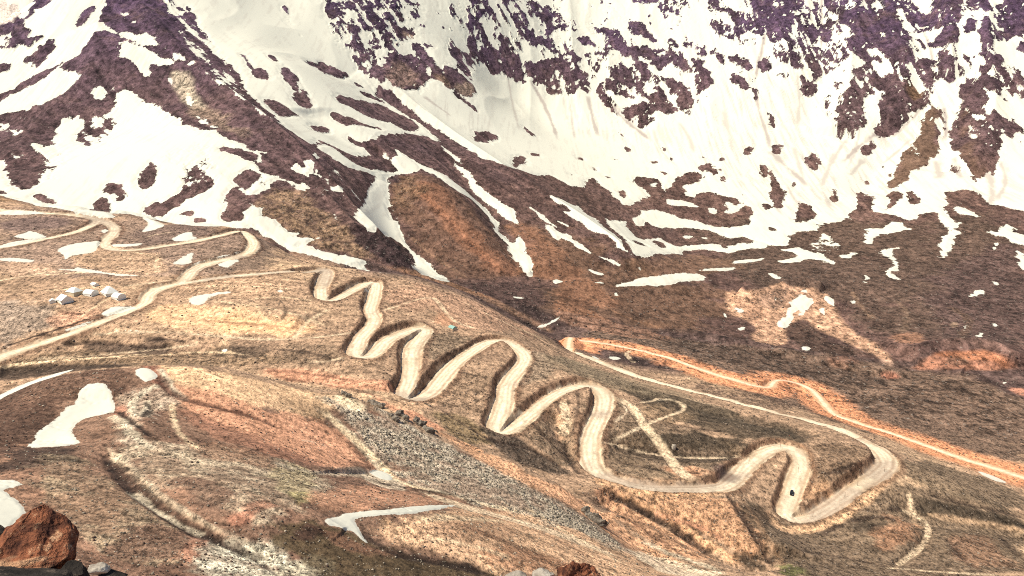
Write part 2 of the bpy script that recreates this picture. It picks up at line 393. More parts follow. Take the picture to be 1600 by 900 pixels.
MOUNTAIN_SNOW = """
S 3 -60,-60 545,-60 575,60 582,127 590,150 612,167 640,184 662,199 684,217 684,224 670,214 655,209 620,211 592,213 578,222 566,222 570,233 575,242 560,246 535,236 515,226 500,222 487,226 470,216 440,196 400,169 372,151 345,131 320,113 300,128 330,166 356,180 400,213 420,240 400,257 412,267 437,277 467,285 480,292 477,299 462,292 447,285 430,282 415,297 400,305 385,305 392,318 400,324 410,325 412,337 432,342 440,352 455,365 440,386 395,358 350,354 300,354 200,336 120,336 60,324 -60,300
S 3 570,-60 1700,-60 1700,332 1600,330 1582,326 1547,320 1522,298 1500,298 1477,300 1472,322 1482,337 1462,331 1440,335 1420,345 1407,340 1385,345 1340,345 1325,342 1280,352 1275,361 1240,362 1230,385 1200,384 1160,368 1140,373 1105,360 1072,356 1030,356 1012,348 995,353 992,344 1007,329 1025,327 1042,334 1062,341 1095,347 1117,354 1157,355 1172,348 1172,338 1180,332 1177,325 1162,317 1150,317 1150,310 1125,306 1107,298 1095,301 1085,308 1070,306 1068,292 1085,285 1100,282 1100,274 1085,267 1065,275 1050,285 1040,300 1030,293 1035,287 1030,280 995,276 990,282 1015,306 1000,310 990,320 972,320 957,302 940,290 925,279 920,280 910,292 892,292 862,275 842,275 800,263 752,246 714,224 682,203 652,180 627,155 602,135 582,124
R 2.5 160,-10 165,10 152,22 160,38 175,44 190,52 215,56 240,68 262,78 290,92 320,112 345,130 372,150 400,168 440,196 425,178 390,150 365,126 338,100 310,72 285,45 268,20 255,-10
L 3 .52 250,-10 290,10 320,45 345,80 372,120 405,170 380,158 345,128 312,95 285,62 262,25
L 3 .72 300,95 360,140 410,178 470,222 530,265 590,330 560,330 500,280 430,232 370,185 320,140
R 2 288,5 300,25 312,48 322,62 316,62 303,40
R 2 316,60 328,78 340,100 352,122 345,118 330,96 320,78
R 2 378,84 388,96 395,108 388,104 R 2 355,98 368,110 378,130 366,122
R 2.5 147,52 160,50 180,53 200,60 225,70 255,73 275,90 300,98 330,120 360,142 400,170 440,198 487,228 520,250 500,262 460,252 430,240 400,230 370,220 340,205 310,200 280,190 255,165 230,158 215,142 196,135 185,145 178,165 165,185 150,200 148,215 140,228 128,228 122,215 132,190 125,180 110,185 95,185 88,200 82,225 75,235 82,248 78,260 68,272 58,285 45,295 30,297 25,288 15,280 15,268 10,262 8,250 -20,240 -20,185 20,178 60,165 80,160 100,148 110,135 125,120 130,115 110,112 95,105 60,125 30,143 -5,160 -5,150 20,140 50,118 75,108 100,95 125,85 135,65
S 2 184,64 205,68 232,76 250,85 268,95 275,92 272,104 258,107 247,106 248,114 238,113 230,123 214,108 216,97 200,92 184,90
S 2 200,51 225,55 248,65 256,73 225,69 205,60 188,53
S 2 158,103 175,106 180,117 165,108 S 3 150,128 165,133 176,145 160,155 148,160 140,150 146,140
R 2 232,100 245,99 247,108 240,118 234,110
S 2 195,20 205,23 202,26 196,24 S 2 207,32 215,35 210,37
M 4 .5 130,195 150,180 178,178 185,195 160,225 140,225
R 3 325,168 355,180 400,213 430,240 400,236 370,225 350,212 330,190
R 2 -10,-10 6,-10 11,15 10,38 4,44 -10,46
R 2 15,10 20,7 27,12 31,22 30,30 22,33 16,37
S 3 12,243 20,238 30,243 38,250 30,248 20,250 S 3 0,195 10,190 20,198 35,210 30,215 12,205
S 2 30,185 45,182 40,190 S 3 45,225 60,222 72,232 66,238 50,232
S 2 260,118 272,122 270,135 262,130 S 2 290,150 305,158 300,168 292,162 S 2 305,180 320,187 340,200 325,198 310,190
R 2 22,35 40,27 50,15 57,8 60,-10 78,-10 80,6 65,10 55,12 48,22 40,30 30,38 22,38
R 3 -10,47 10,40 22,38 32,40 42,45 45,55 48,62 62,58 63,62 50,68 45,75 38,75 32,70 28,62 24,82 15,72 8,65 20,60 28,50 20,45 8,55 -10,60
M 3 .5 -10,70 15,70 20,80 -10,82
M 3 .4 35,28 62,30 60,35 38,36
R 2 42,93 50,88 62,78 72,68 82,64 88,66 85,78 75,90 65,100 57,110 50,102 58,95
R 2 -10,103 5,102 15,105 5,112 -10,113 R 2 78,103 90,96 82,102
R 2 118,40 125,30 130,17 145,10 150,13 142,25 132,35 122,42
R 2 120,32 133,18 128,28
R 2 -10,296 5,297 14,303 -10,304 R 2 50,309 55,304 68,303 78,310 90,318 82,321 65,316
R 2 138,334 145,315 155,307 165,310 172,322 170,334 R 2 157,298 162,293 165,287 172,285 185,288 192,287 190,293 195,300 195,310 187,316 178,310 188,308 180,302 170,305 158,303
R 3 218,282 222,278 222,265 232,255 236,252 243,258 245,270 243,285 237,293 225,297 218,290
R 4 225,333 240,322 262,310 280,300 290,290 300,280 315,272 330,275 333,285 320,297 305,305 290,315 275,322 262,332 250,340
M 6 .5 278,268 296,248 315,235 328,240 330,255 328,278 300,290 284,285
M 6 .16 250,240 330,222 330,250 260,262
M 5 .12 60,225 110,235 90,270 75,285
R 3 350,335 355,320 352,312 360,297 370,290 375,297 390,308 395,320 382,330 380,343 365,345 350,342
R 2 277,335 290,330 302,330 300,340 285,338 R 2 300,342 315,340 323,346 305,349
R 3 365,282 378,270 392,265 408,274 398,288 385,300 372,292
R 2 344,228 370,230 388,238 400,242 398,252 382,246 360,240 344,240
M 4 .6 403,283 412,280 420,290 408,295
R 2.5 525,148 535,150 560,156 580,159 605,166 612,173 630,182 648,192 655,203 645,206 630,203 610,192 600,190 585,187 570,180 555,172 545,166 530,160 524,153
R 2 517,180 525,176 535,181 545,182 560,190 580,197 595,200 590,202 575,199 560,196 545,199 530,193 520,187
R 2 412,157 420,155 435,160 450,167 460,176 470,184 455,182 440,183 430,176 420,170
R 2 485,202 490,197 500,197 510,200 512,208 500,208 490,205
R 3 440,107 447,104 455,110 463,122 466,130 460,133 468,150 475,140 480,150 486,165 478,170 465,165 455,155 452,148 458,145 452,135 443,125
R 2.5 475,92 485,95 495,100 500,95 515,103 525,108 535,115 541,119 530,122 515,117 500,112 495,106 485,103
R 2.5 396,109 405,108 415,114 422,123 412,124 400,120 392,115 R 2 421,86 430,90 432,96 425,92
R 2 442,9 448,10 455,22 450,24 444,18 R 2 445,28 452,30 453,37 447,33 M 3 .4 455,40 465,48 475,58 470,60 460,50
R 2 543,212 548,215 560,222 575,226 570,230 555,226 545,220
R 2 494,218 508,224 520,231 512,230 R 2 555,139 575,145 590,152 604,163 590,158 570,150 R 2 553,128 560,132 568,138 560,136
R 3 503,-10 520,-10 518,15 515,22 508,12 R 3 525,-10 548,-10 548,20 540,25 532,14
R 3 518,27 527,35 540,45 548,55 560,63 565,73 555,72 545,60 533,55 525,48 516,38
R 4 555,-10 575,2 586,20 585,33 572,36 565,25 560,10 R 3 588,40 597,50 595,60 589,55 R 3 605,60 612,70 613,78 607,76
R 4 600,-10 622,-10 640,15 655,27 640,20 622,15 610,22 602,10 R 3 608,30 620,40 628,52 620,52 610,42 R 2 635,48 644,58 640,60 632,53
M 4 .4 500,-10 660,-10 655,60 600,75 545,85 520,50
R 2 553,90 565,100 575,115 572,117 560,105 R 3 575,95 590,100 600,115 602,128 592,130 582,120 576,108
M 4 .4 545,75 575,78 590,100 570,100
R 4 605,85 620,82 635,90 645,105 650,115 655,130 650,137 640,135 630,140 615,132 604,125 602,105
R 3 645,70 655,72 670,90 685,107 695,118 705,135 712,143 700,138 685,125 675,113 665,100 655,90 R 3 640,85 655,95 665,110 668,122 662,135 655,130 648,110
R 3 690,105 700,100 715,110 728,125 738,132 742,145 738,152 728,148 718,145 705,130 695,115 R 3 710,70 718,85 730,105 735,125 728,120 715,100 705,85 R 2 725,85 738,92 742,102 735,107 727,98
R 3 735,58 742,60 744,90 740,93 735,80 730,70
R 2 706,140 730,158 742,172 735,168 718,155
M 3 .35 620,140 660,165 675,178 655,170 630,152
R 3 745,90 750,80 760,75 770,70 785,75 800,88 815,95 815,122 800,123 790,122 775,113 762,108 758,96 752,98
M 4 .33 695,-10 820,-10 900,30 905,55 830,58 800,80 760,75 735,58 700,30
M 4 .5 755,60 800,55 830,85 800,90
R 3 741,215 748,205 760,207 768,210 775,213 765,220 755,224 745,222
R 3 800,245 815,243 820,250 815,262 805,263 800,258
R 2 985,-10 1032,-10 1030,4 1000,5 990,3 R 3 1030,-10 1068,-10 1065,12 1052,25 1040,20 1030,15
R 2 979,42 985,30 1000,35 1010,45 1020,58 1026,67 1010,62 990,52
R 3 920,41 945,47 960,48 972,60 982,75 985,90 975,90 965,80 955,70 950,55 935,50
R 4 810,45 825,50 838,58 850,65 870,68 890,78 897,85 895,95 880,85 870,88 860,80 845,70 830,68 815,60 810,52
R 3 798,88 812,88 815,120 800,122 R 3 820,95 835,100 835,125 825,118 819,105 R 3 838,100 855,102 870,115 875,135 865,138 850,138 842,136 838,125
R 3 855,92 880,95 895,110 902,125 900,140 893,155 887,145 880,125 865,110 R 3 904,110 913,112 918,135 920,143 912,140 906,125 R 3 900,85 912,92 910,106 900,100
R 2 842,138 858,140 875,144 872,146 850,143
M 4 .5 860,68 910,80 945,95 940,120 905,105 870,85
R 3 905,62 925,65 935,72 955,75 957,85 940,78 920,72 M 4 .5 925,80 960,78 965,95 940,90
R 4 952,115 960,103 970,98 980,105 990,112 1005,125 1010,150 1002,148 985,135 975,132 965,127 955,122
R 3 983,65 993,65 997,78 993,95 988,90 983,80 R 3 1000,72 1012,72 1025,80 1030,90 1029,110 1025,105 1020,95 1008,85
R 3 1030,90 1045,82 1060,88 1072,95 1080,108 1078,116 1065,112 1055,100 1042,97 1033,110 R 2 1080,92 1092,97 1095,105 1088,106 1081,103
R 4 1085,115 1095,105 1108,112 1117,125 1113,135 1100,140 1090,147 1087,138 1084,130 1085,122
R 3 995,97 1005,103 1015,115 1020,127 1012,132 1000,125 993,110 R 2 1020,118 1032,120 1034,130 1025,132
R 4 1040,125 1055,125 1070,135 1080,145 1085,158 1075,165 1065,155 1050,150 1042,138 R 4 1015,148 1025,147 1031,155 1033,140 1038,150 1045,160 1055,165 1056,175 1045,178 1032,175 1022,162
R 3 1055,152 1070,158 1080,168 1082,178 1075,180 1062,170 R 3 969,175 980,168 1000,166 1010,162 1018,172 1016,188 1005,200 995,200 997,188 1003,180 990,178 980,188
R 2 935,128 940,138 948,150 955,163 965,180 960,178 948,165 938,150 935,140 R 3 945,125 960,130 972,142 965,146 950,140 R 2 975,145 988,150 990,156 978,152 R 3 990,130 1005,140 1007,152 1000,145
R 2 1050,60 1058,72 1052,75 R 3 1070,65 1080,67 1098,80 1100,87 1088,82 1075,75
R 3 1107,-10 1118,2 1130,10 1140,12 1160,22 1175,35 1178,48 1168,47 1150,38 1140,30 1132,22 1120,18 1108,18
R 3 1165,-10 1200,-10 1210,20 1205,45 1190,55 1182,48 1185,35 1178,20 1170,12
R 3 1112,82 1125,85 1135,90 1130,97 1118,92 R 3 1140,92 1152,90 1156,100 1148,104 R 3 1160,93 1172,95 1177,107 1168,110 1161,104 R 3 1190,93 1200,95 1200,110 1192,112 1188,105
R 2 1143,115 1153,118 1157,126 1148,130 1145,123 R 2 1160,120 1168,135 1162,138 R 2 1178,142 1182,142 1182,158 1177,157
M 4 .4 1105,22 1160,40 1180,60 1190,75 1160,75 1110,60
R 2 817,198 828,205 837,213 828,212 R 2 963,205 975,212 985,222 978,218
M 3 .3 965,196 985,202 1005,210 990,212
R 3 1310,-10 1400,-10 1405,12 1400,20 1406,35 1415,48 1425,60 1428,72 1430,88 1440,105 1450,125 1445,138 1430,132 1412,128 1400,125 1385,128 1370,125 1362,118 1360,105 1350,95 1340,90 1325,85 1318,75 1330,50 1320,35 1310,25
R 3 1335,115 1350,95 1362,118 1375,130 1390,135 1378,145 1365,145 1350,155 1348,165 1355,185 1350,195 1340,208 1330,205 1325,215 1312,215 1308,205 1310,185 1318,150 1325,135 1325,128
R 3 1378,145 1395,148 1410,150 1430,150 1445,155 1445,163 1430,175 1418,162 1420,185 1410,200 1395,212 1375,215 1370,205 1378,190 1380,165
R 3 1360,120 1400,122 1430,128 1448,138 1440,152 1410,152 1390,147 1370,142
S 5 1360,98 1370,98 1382,92 1395,95 1400,105 1390,115 1378,120 1368,115 1362,105 S 3 1375,48 1385,50 1385,62 1377,60 S 2 1360,135 1375,138 1395,148 1390,152 1370,145 S 2 1347,124 1350,126 1349,136 1345,132
S 3 1358,78 1370,80 1385,84 1380,88 1365,84
S 3 1350,182 1362,175 1378,166 1380,175 1374,195 1362,196
R 3 1425,22 1440,20 1450,28 1450,45 1445,55 1430,48 1424,38 R 3 1405,-10 1425,5 1435,15 1420,18 1408,10
R 3 1457,-10 1505,-10 1507,20 1495,35 1490,55 1492,70 1497,90 1505,105 1505,112 1495,110 1490,100 1482,108 1475,112 1470,105 1470,90 1465,75 1460,50 1455,25
S 2 1463,15 1475,20 1478,30 1470,50 1466,55 S 2 1483,68 1490,72 1490,90 1483,80
R 2 1425,60 1440,62 1450,70 1450,77 1438,73 R 3 1430,95 1445,92 1460,100 1455,104 1440,102 R 2 1480,115 1490,114 1488,126 1482,130
R 3 1530,-10 1547,-10 1548,25 1543,60 1540,80 1545,90 1560,88 1567,95 1558,102 1545,100 1540,110 1535,125 1530,130 1535,100 1533,60 1535,30
R 4 1505,85 1518,95 1530,100 1535,118 1550,128 1570,132 1580,142 1570,150 1545,152 1532,168 1540,185 1555,172 1580,190 1592,206 1575,218 1562,204 1556,232 1562,258 1552,278 1542,268 1533,282 1522,286 1512,275 1503,255 1494,240 1483,226 1486,200 1500,178 1508,168 1505,145 1508,130 1520,125 1512,108
S 3 1538,134 1548,136 1552,150 1543,158 1536,148 S 2 1510,168 1515,185 1518,215 1521,245 1518,240 1514,212 S 2 1518,175 1530,182 1532,188 1522,184
S 2 1566,140 1580,140 1588,152 1575,158
R 3 1465,168 1472,195 1465,220 1470,228 1460,245 1450,255 1440,262 1420,270 1415,285 1400,293 1380,292 1398,275 1402,255 1410,240 1420,230 1436,215 1442,190
M 4 .5 1465,168 1478,175 1482,215 1470,225 M 4 .5 1420,222 1440,228 1438,245 1424,246 M 4 .4 1475,240 1495,245 1510,275 1480,278
R 3 1560,5 1610,-10 1610,60 1590,55 1575,65 1560,60 1555,45 1562,25 R 2 1590,70 1610,65 1610,84 1592,80 R 3 1515,30 1525,20 1527,35 1520,48 1510,52 1508,40
R 2 1510,-10 1528,-10 1526,12 1516,18 1510,8
M 4 .55 1550,98 1610,108 1610,160 1575,140 1555,125 M 3 .4 1548,10 1562,5 1558,55 1550,60
M 4 .5 1195,-10 1290,-10 1290,60 1275,76 1230,74 1200,70
R 4 1195,-10 1215,-10 1228,8 1250,12 1265,10 1270,20 1245,30 1235,40 1228,55 1220,72 1205,70 1200,40
R 3 1288,-10 1312,-10 1308,12 1295,10 R 3 1255,38 1270,42 1280,50 1282,62 1270,60 1258,52 R 3 1285,40 1298,42 1305,65 1300,80 1292,80 1285,65 M 4 .5 1300,40 1330,40 1325,70 1305,75 R 3 1225,72 1238,75 1240,88 1230,90
R 2 1215,115 1225,118 1232,127 1222,128 R 2 1253,125 1258,124 1258,140 1255,138 R 3 1254,140 1265,132 1275,137 1272,145 1262,150 R 2 1302,130 1315,125 1320,135 1312,139 R 2 1270,120 1278,118 1278,128 1271,129
R 2 1290,150 1294,160 1294,180 1290,182 R 2 1202,170 1210,185 1212,200 1204,195 R 2 1315,148 1316,170 1311,178 1312,155 R 2 1262,104 1268,102 1278,108 1270,110
M 5 .62 1215,60 1300,70 1320,100 1300,120 1250,110 1210,95
M 5 .45 1400,95 1450,100 1470,130 1455,165 1430,150
M 5 .5 1490,100 1530,90 1560,110 1530,130 1505,125
R 3 1203,225 1222,225 1225,235 1215,243 1205,238 R 3 1200,262 1212,267 1217,285 1230,300 1225,320 1218,327 1208,318 1202,300 R 4 1260,245 1270,238 1282,248 1278,265 1272,270 1262,258
R 2 1234,285 1242,283 1245,290 1238,293 R 2 1342,225 1370,225 1368,235 1352,245 1344,240 R 3 1240,340 1250,318 1262,318 1270,330 1275,337 1262,345 1242,350
R 2 1352,280 1360,280 1355,290 R 3 1300,295 1310,300 1308,312 1300,315 R 2 1375,262 1382,258 1380,264 R 2 1385,275 1396,268 1392,280
R 3 1338,300 1345,297 1352,305 1365,308 1368,318 1360,330 1375,335 1400,335 1405,345 1380,348 1350,354 1335,347 1325,338 1330,330 1337,325
R 3 1385,305 1395,298 1408,300 1405,312 1395,325 1385,330 1378,322 1390,315 R 3 1420,300 1428,297 1430,310 1440,308 1440,318 1425,320 1418,312
R 2 1478,300 1500,299 1515,296 1525,305 1535,317 1545,329 1530,331 1510,325 1495,318 1482,312
S 2 1490,323 1510,328 1525,335 1537,340 1522,338 1500,333
S 3 1415,345 1440,322 1470,316 1478,325 1482,340 1495,350 1500,345 1503,355 1487,357 1500,362 1492,370 1488,380 1482,400 1472,405 1467,395 1472,370 1485,362 1478,352 1470,340 1460,331 1450,334 1440,333 1425,345
S 3 1350,357 1380,357 1395,348 1405,347 1415,355 1428,360 1405,361 1390,365 1370,367 1365,380 1355,382 1350,375 1360,362
S 3 1372,392 1390,387 1410,387 1390,392 1395,400 1402,410 1406,417 1395,424 1388,425 1392,430 1408,437 1400,437 1387,431 1386,423 1398,416 1395,405 1380,398
S 2 1312,400 1325,395 1342,395 1332,402 1320,405 M 4 .5 1268,380 1278,370 1290,365 1300,368 1305,385 1312,388 1300,392 1292,400 1275,395 1260,390
S 3 1218,390 1235,388 1245,386 1262,392 1285,397 1295,402 1308,410 1305,415 1285,408 1262,405 1250,410 1230,412 1210,408 1230,405 1248,400 1240,393 1222,393
S 3 1350,430 1360,433 1360,440 1352,443 1347,435
S 3 1538,358 1560,362 1570,350 1580,355 1590,365 1610,370 1610,386 1585,381 1570,372 1550,367 S 3 1588,390 1596,395 1605,405 1610,428 1592,415 1587,400 S 2 1548,392 1556,378 1560,380 1557,390 1550,395
S 3 1510,462 1520,455 1535,453 1545,456 1530,462 1515,467 S 2 1552,440 1560,443 1558,447 S 2 1200,425 1222,432 1212,440 1205,433
S 2 582,264 600,268 620,268 640,258 655,262 640,272 615,275 607,281 606,307 612,322 622,345 630,370 640,388 652,400 670,410 680,423 707,439 700,442 675,436 648,422 642,417 650,412 648,402 638,390 622,377 608,370 580,361 565,351 554,341 560,325 572,317 574,293 588,280
R 2 606,322 613,330 622,345 617,345 612,335
S 2 596,243 606,246 614,248 620,240 614,233 620,232 632,242 645,250 659,261 645,270 620,270 622,266
S 2 640,249 660,258 690,270 720,292 745,315 765,333 782,353 776,360 790,371 800,380 806,376 811,365 815,375 817,386 824,398 826,394 831,415 827,433 821,422 812,410 804,409 798,395 788,376 772,360 772,350 758,332 738,313 712,297 686,278 660,266
S 2 487,226 515,226 535,242 552,254 572,262 592,267 612,269 590,277 562,266 540,260 525,250 510,240
S 3 457,252 475,264 477,252 487,257 492,270 505,275 517,284 507,281 495,275 485,272 483,279 470,270 S 2 490,242 494,239 499,250 493,249 S 2 517,260 525,260 532,270 527,272 520,266 S 3 504,295 517,292 535,289 542,302 520,300 507,300 S 2 508,268 518,272 520,280 512,276
S 2 455,260 470,268 485,280 472,274 S 2 520,334 526,336 528,344 522,342
S 2 705,248 720,262 735,266 738,277 750,291 760,301 785,319 802,327 808,345 810,353 798,347 780,331 753,314 734,291 722,273
S 1.5 682,222 690,227 708,241 725,256 720,256 700,241
S 3 457,386 482,384 495,391 525,398 555,404 578,410 555,416 535,413 510,405 482,398 475,402 457,396 442,386 425,376 417,365 440,352 455,364 473,364 458,369 477,373 506,370 495,375 475,381
S 2 549,423 565,416 582,428 612,434 648,445 612,441 580,433
S 3 850,297 858,303 870,310 882,310 895,322 905,322 915,335 930,342 940,352 955,362 968,373 972,381 962,378 945,367 925,358 908,347 895,340 885,335 880,330 892,330 880,322 868,318 860,308
S 3 945,340 955,347 965,345 982,345 978,352 985,362 1000,375 1020,372 1030,370 1045,380 1060,385 1090,383 1120,382 1135,390 1140,385 1160,380 1200,377 1200,388 1160,390 1145,395 1110,392 1090,390 1070,393 1060,397 1040,398 1025,395 1020,402 1000,402 990,398 985,385 975,372 960,360 950,350
R 2 995,358 1008,368 1005,372 992,366 R 2 988,376 1005,380 1008,385 995,382 R 2 1022,376 1040,380 1035,388 1024,383
S 2 963,378 970,373 973,385 985,395 992,402 975,395 968,388 962,388
S 1.5 822,318 840,332 855,345 874,358 862,352 845,340 S 2 848,350 860,352 868,360 885,368 900,378 915,388 926,398 915,393 900,385 885,375 875,370 872,378 862,368 S 1.5 870,345 880,348 890,355 878,351 S 2 930,400 950,403 965,408 973,418 960,415 945,408
S 2 915,418 925,422 946,429 935,430 922,426 S 1.5 995,415 1003,418 1005,424 998,422
S 2 957,446 985,440 1010,433 1040,430 1060,428 1085,427 1100,432 1104,436 1085,439 1070,438 1050,445 1030,447 1010,446 985,447 965,450
S 2 1088,421 1110,419 1135,419 1150,418 1140,423 1110,424 1092,425 S 2 1140,411 1160,405 1180,405 1200,403 1185,408 1165,412 1150,413 S 2 924,440 940,441 946,444 930,444
S 2 1043,312 1060,312 1080,318 1097,325 1075,322 1055,322 1045,318 S 2 1105,325 1115,325 1118,335 1108,332 S 2 1130,315 1145,316 1150,322 1155,318 1163,320 1160,327 1145,333 1128,333 1145,328 1135,322
S 2 1015,287 1022,285 1030,288 1028,293 1018,292 S 1.5 1066,368 1082,369 1080,373 1068,372 S 1.5 1095,370 1105,371 1100,374
R 3 1092,262 1100,254 1112,253 1122,263 1115,272 1100,268 R 3 1158,235 1165,230 1178,229 1175,240 1165,245 R 3 1182,255 1195,258 1200,265 1200,290 1192,280 1185,270 R 2 967,300 975,297 980,305 978,312 970,308
R 1.5 942,274 955,277 950,280 R 2 1011,254 1025,252 1022,257 R 2 922,260 932,262 928,267 R 2 975,230 985,235 983,239 R 2 1122,248 1130,247 1132,252 1125,253 R 2 1128,277 1134,280 1130,284 R 2 827,240 840,240 848,246 832,244
R 2 1030,227 1040,230 1042,240 1034,236 R 2 1045,245 1054,248 1050,252 R 2 1030,268 1042,271 1038,274 R 2 1190,320 1200,318 1205,326 1195,328 R 2 1200,355 1212,357 1208,362
M 3 .25 1165,262 1185,268 1190,300 1170,290 M 3 .3 1150,300 1165,300 1172,315 1158,314
R 2 905,246 912,248 908,250 R 1.5 890,272 896,272 894,275 R 1.5 960,248 966,250 R 2 1096,244 1106,248 1100,250
S 2 862,440 872,436 880,440 870,445 S 1.5 798,463 812,464 820,466 812,468 S 1.5 874,471 878,476 881,482 876,480 S 1.5 838,511 855,505 868,498 877,493 874,499 860,506 845,512 S 1.5 869,505 873,506 872,511 S 1.5 892,501 902,505 898,507
S 1.5 954,457 965,456 971,462 962,464 S 1.5 1126,490 1135,489 1139,497 1131,496 S 1.5 1148,481 1160,484 1159,490 S 1.5 1152,514 1162,510 1169,513 1158,517
S 2.5 1213,508 1218,500 1225,495 1230,482 1237,480 1235,470 1250,463 1260,460 1255,470 1267,465 1268,475 1262,485 1258,495 1250,493 1243,500 1235,505 1228,511 1218,512
R 1.5 1238,492 1246,484 1252,487 1242,496
S 1.5 1284,467 1293,461 1304,470 1305,483 1296,477 S 1.5 1278,485 1287,481 1294,492 1288,499 S 1.5 1247,455 1260,452 1259,459 S 1.5 1329,470 1338,469 1334,476 S 1.5 1253,542 1264,541 1267,546 1257,548 S 1.5 1524,525 1535,519 1534,527 S 1.5 1208,462 1214,466 1212,472 S 1.5 1545,476 1550,478 1548,483 S 1.5 1551,505 1557,507 1554,511 S 1.5 1506,511 1510,509 1509,516 S 1.5 1565,598 1573,597 1570,600
"""
# patches that lie apart, one by one: outline, rag, label
PATCHES = [
 ("-20,334 8,329 50,330 77,334 45,335 12,336", 1.5, "long thin snow strip beside the highest road, below the mountain foot"),
 ("110,330 135,328 170,332 182,340 165,341 140,337", 1.5, "snow drift at the hillside crest behind the upper double hairpin"),
 ("20,369 35,365 45,360 55,362 77,372 50,374 30,372", 1.5, "rounded snow patch just above the dirt road bend at the picture edge"),
 ("-20,389 0,383 20,378 45,374 66,372 40,380 15,386", 1.2, "snow ribbon lying along the dirt road below the rounded patch"),
 ("88,390 105,383 120,380 140,378 157,376 155,383 150,392 140,396 118,398 105,404 98,410 100,398 92,394", 1.8, "big ragged snow patch beside the hairpin of the upper loop road"),
 ("-20,405 10,403 30,403 56,407 45,410 20,409", 1.5, "flat snow patch on the slope above the pale field"),
 ("157,361 165,357 171,360 162,365", 1.0, "tiny snow spot inside the upper double hairpin"),
 ("222,340 230,339 238,344 250,347 258,353 240,359 221,363 230,355 232,348", 1.8, "hooked snow patch on the brown rise above the loop road"),
 ("264,376 280,366 290,363 303,362 300,368 309,373 290,377", 1.5, "small snow patch on the uphill edge of the loop road"),
 ("171,382 200,381 228,380 210,385 180,386", 1.0, "thin snow streak along the inside of the loop road"),
 ("269,412 285,403 297,394 303,394 300,403 298,412 280,413", 1.5, "triangular snow patch in the hollow above the straight ramp"),
 ("292,420 305,411 330,404 358,397 380,392 376,395 345,401 315,409 300,416", 1.0, "long snow wedge on the inner side of the climbing ramp"),
 ("339,415 350,408 365,405 376,406 365,412 358,419 348,417", 1.5, "small notched snow patch below the climbing ramp"),
 ("82,420 115,421 120,417 131,420 155,423 180,428 222,430 200,432 165,428 130,425", 1.2, "long wavy snow line across the hillside above the white huts"),
 ("157,490 170,482 180,479 200,479 214,480 200,486 180,491 166,494", 1.2, "snow patch against the road just below the white huts"),
 ("295,475 297,465 310,462 330,458 350,455 364,456 355,459 335,462 325,466 318,476 305,477", 2.0, "long snow patch on the open slope between road and huts"),
 ("98,516 115,511 130,505 152,499 140,506 118,514 105,518", 1.0, "snow ribbon on the uphill bank of the straight road"),
 ("163,517 200,516 228,516 222,518 180,518", 0.8, "very thin snow line under the straight road's branch track"),
 ("344,547 352,545 359,548 350,550", 1.0, "isolated snow speck on the dark hollow above the near crest"),
 ("568,456 572,451 576,455 571,459", 0.8, "tiny snow dot beside the second hairpin leg"),
 ("432,453 440,452 444,456 436,457", 0.8, "tiny snow dot on the slope left of the first hairpin"),
 ("924,556 931,557 938,562 930,561", 0.8, "narrow snow sliver on the bank at the end hairpin of the red road"),
 ("950,557 962,557 971,560 962,563 954,561", 1.0, "small snow patch between the two legs of the long red hairpin"),
 ("1524,735 1540,739 1560,747 1575,755 1560,753 1540,745", 1.0, "snow strip on the bank below the red road's outer end"),
 ("-30,632 0,617 25,605 50,595 82,585 105,579 116,578 88,588 50,600 20,614 0,624 -30,642", 1.0, "curved snow strip along the crest of the near hill"),
 ("118,628 122,615 133,602 150,598 165,600 172,610 173,622 183,637 180,643 160,648 140,652 125,658 115,668 112,675 122,688 127,693 105,696 80,698 40,700 52,688 60,672 85,660 98,645 103,637 120,632", 2.2, "largest snow patch on the near hill, bowling-pin shaped"),
 ("209,579 225,574 240,580 246,588 238,595 225,597 215,590", 1.5, "small round snow patch near the crest of the near hill"),
 ("-40,752 15,749 30,753 38,757 25,760 5,765 8,770 25,780 32,790 40,800 30,812 15,825 5,838 -40,845", 1.8, "snow patch cut by the picture edge behind the red boulder"),
 ("577,738 585,733 600,737 613,745 613,751 600,750 585,744", 1.0, "oval snow patch in the gully under the grey scree"),
 ("506,813 515,809 528,808 535,803 570,799 620,794 660,790 716,788 700,793 670,798 640,803 600,805 570,808 550,812 558,821 563,830 568,840 576,848 570,847 560,838 553,830 540,828 525,822 512,820", 1.2, "boomerang-shaped snow patch with a long arm in the near hollow"),
]
def _apply(kind, rag, px, cov=0.5, beyond=False):
    rag = rag * 1.45
    big = (max(p[0] for p in px) - min(p[0] for p in px)) > 400
    si, sj, sd = signed(px, beyond, 14, 0 if big else 1)
    n = SN[si, sj] * rag * 0.8 + SNF[si, sj] * rag * 0.75
    g = SNOW[si, sj]
    if kind == 'S': SNOW[si, sj] = np.maximum(g, sd + n)
    elif kind == 'R': SNOW[si, sj] = np.minimum(g, -(sd + n))
    elif kind == 'L':
        mix = (STREAK[si, sj] * 0.8 + SNF[si, sj] * 0.35 - 1.25 * (cov - 0.5) * 2) * 6.0
        t = sstep(-4, 6, sd + n)
        SNOW[si, sj] = g * (1 - t) + np.clip(mix, -30, 30) * t
    else:
        m = (SN[si, sj] * 0.75 + SNF[si, sj] * 0.9)
        thr = 1.25 * (cov - 0.5) * 2
        mix = (m - thr) * 4.0
        t = sstep(-3, 5, sd + n * 1.5)
        SNOW[si, sj] = g * (1 - t) + np.minimum(mix, 30) * t
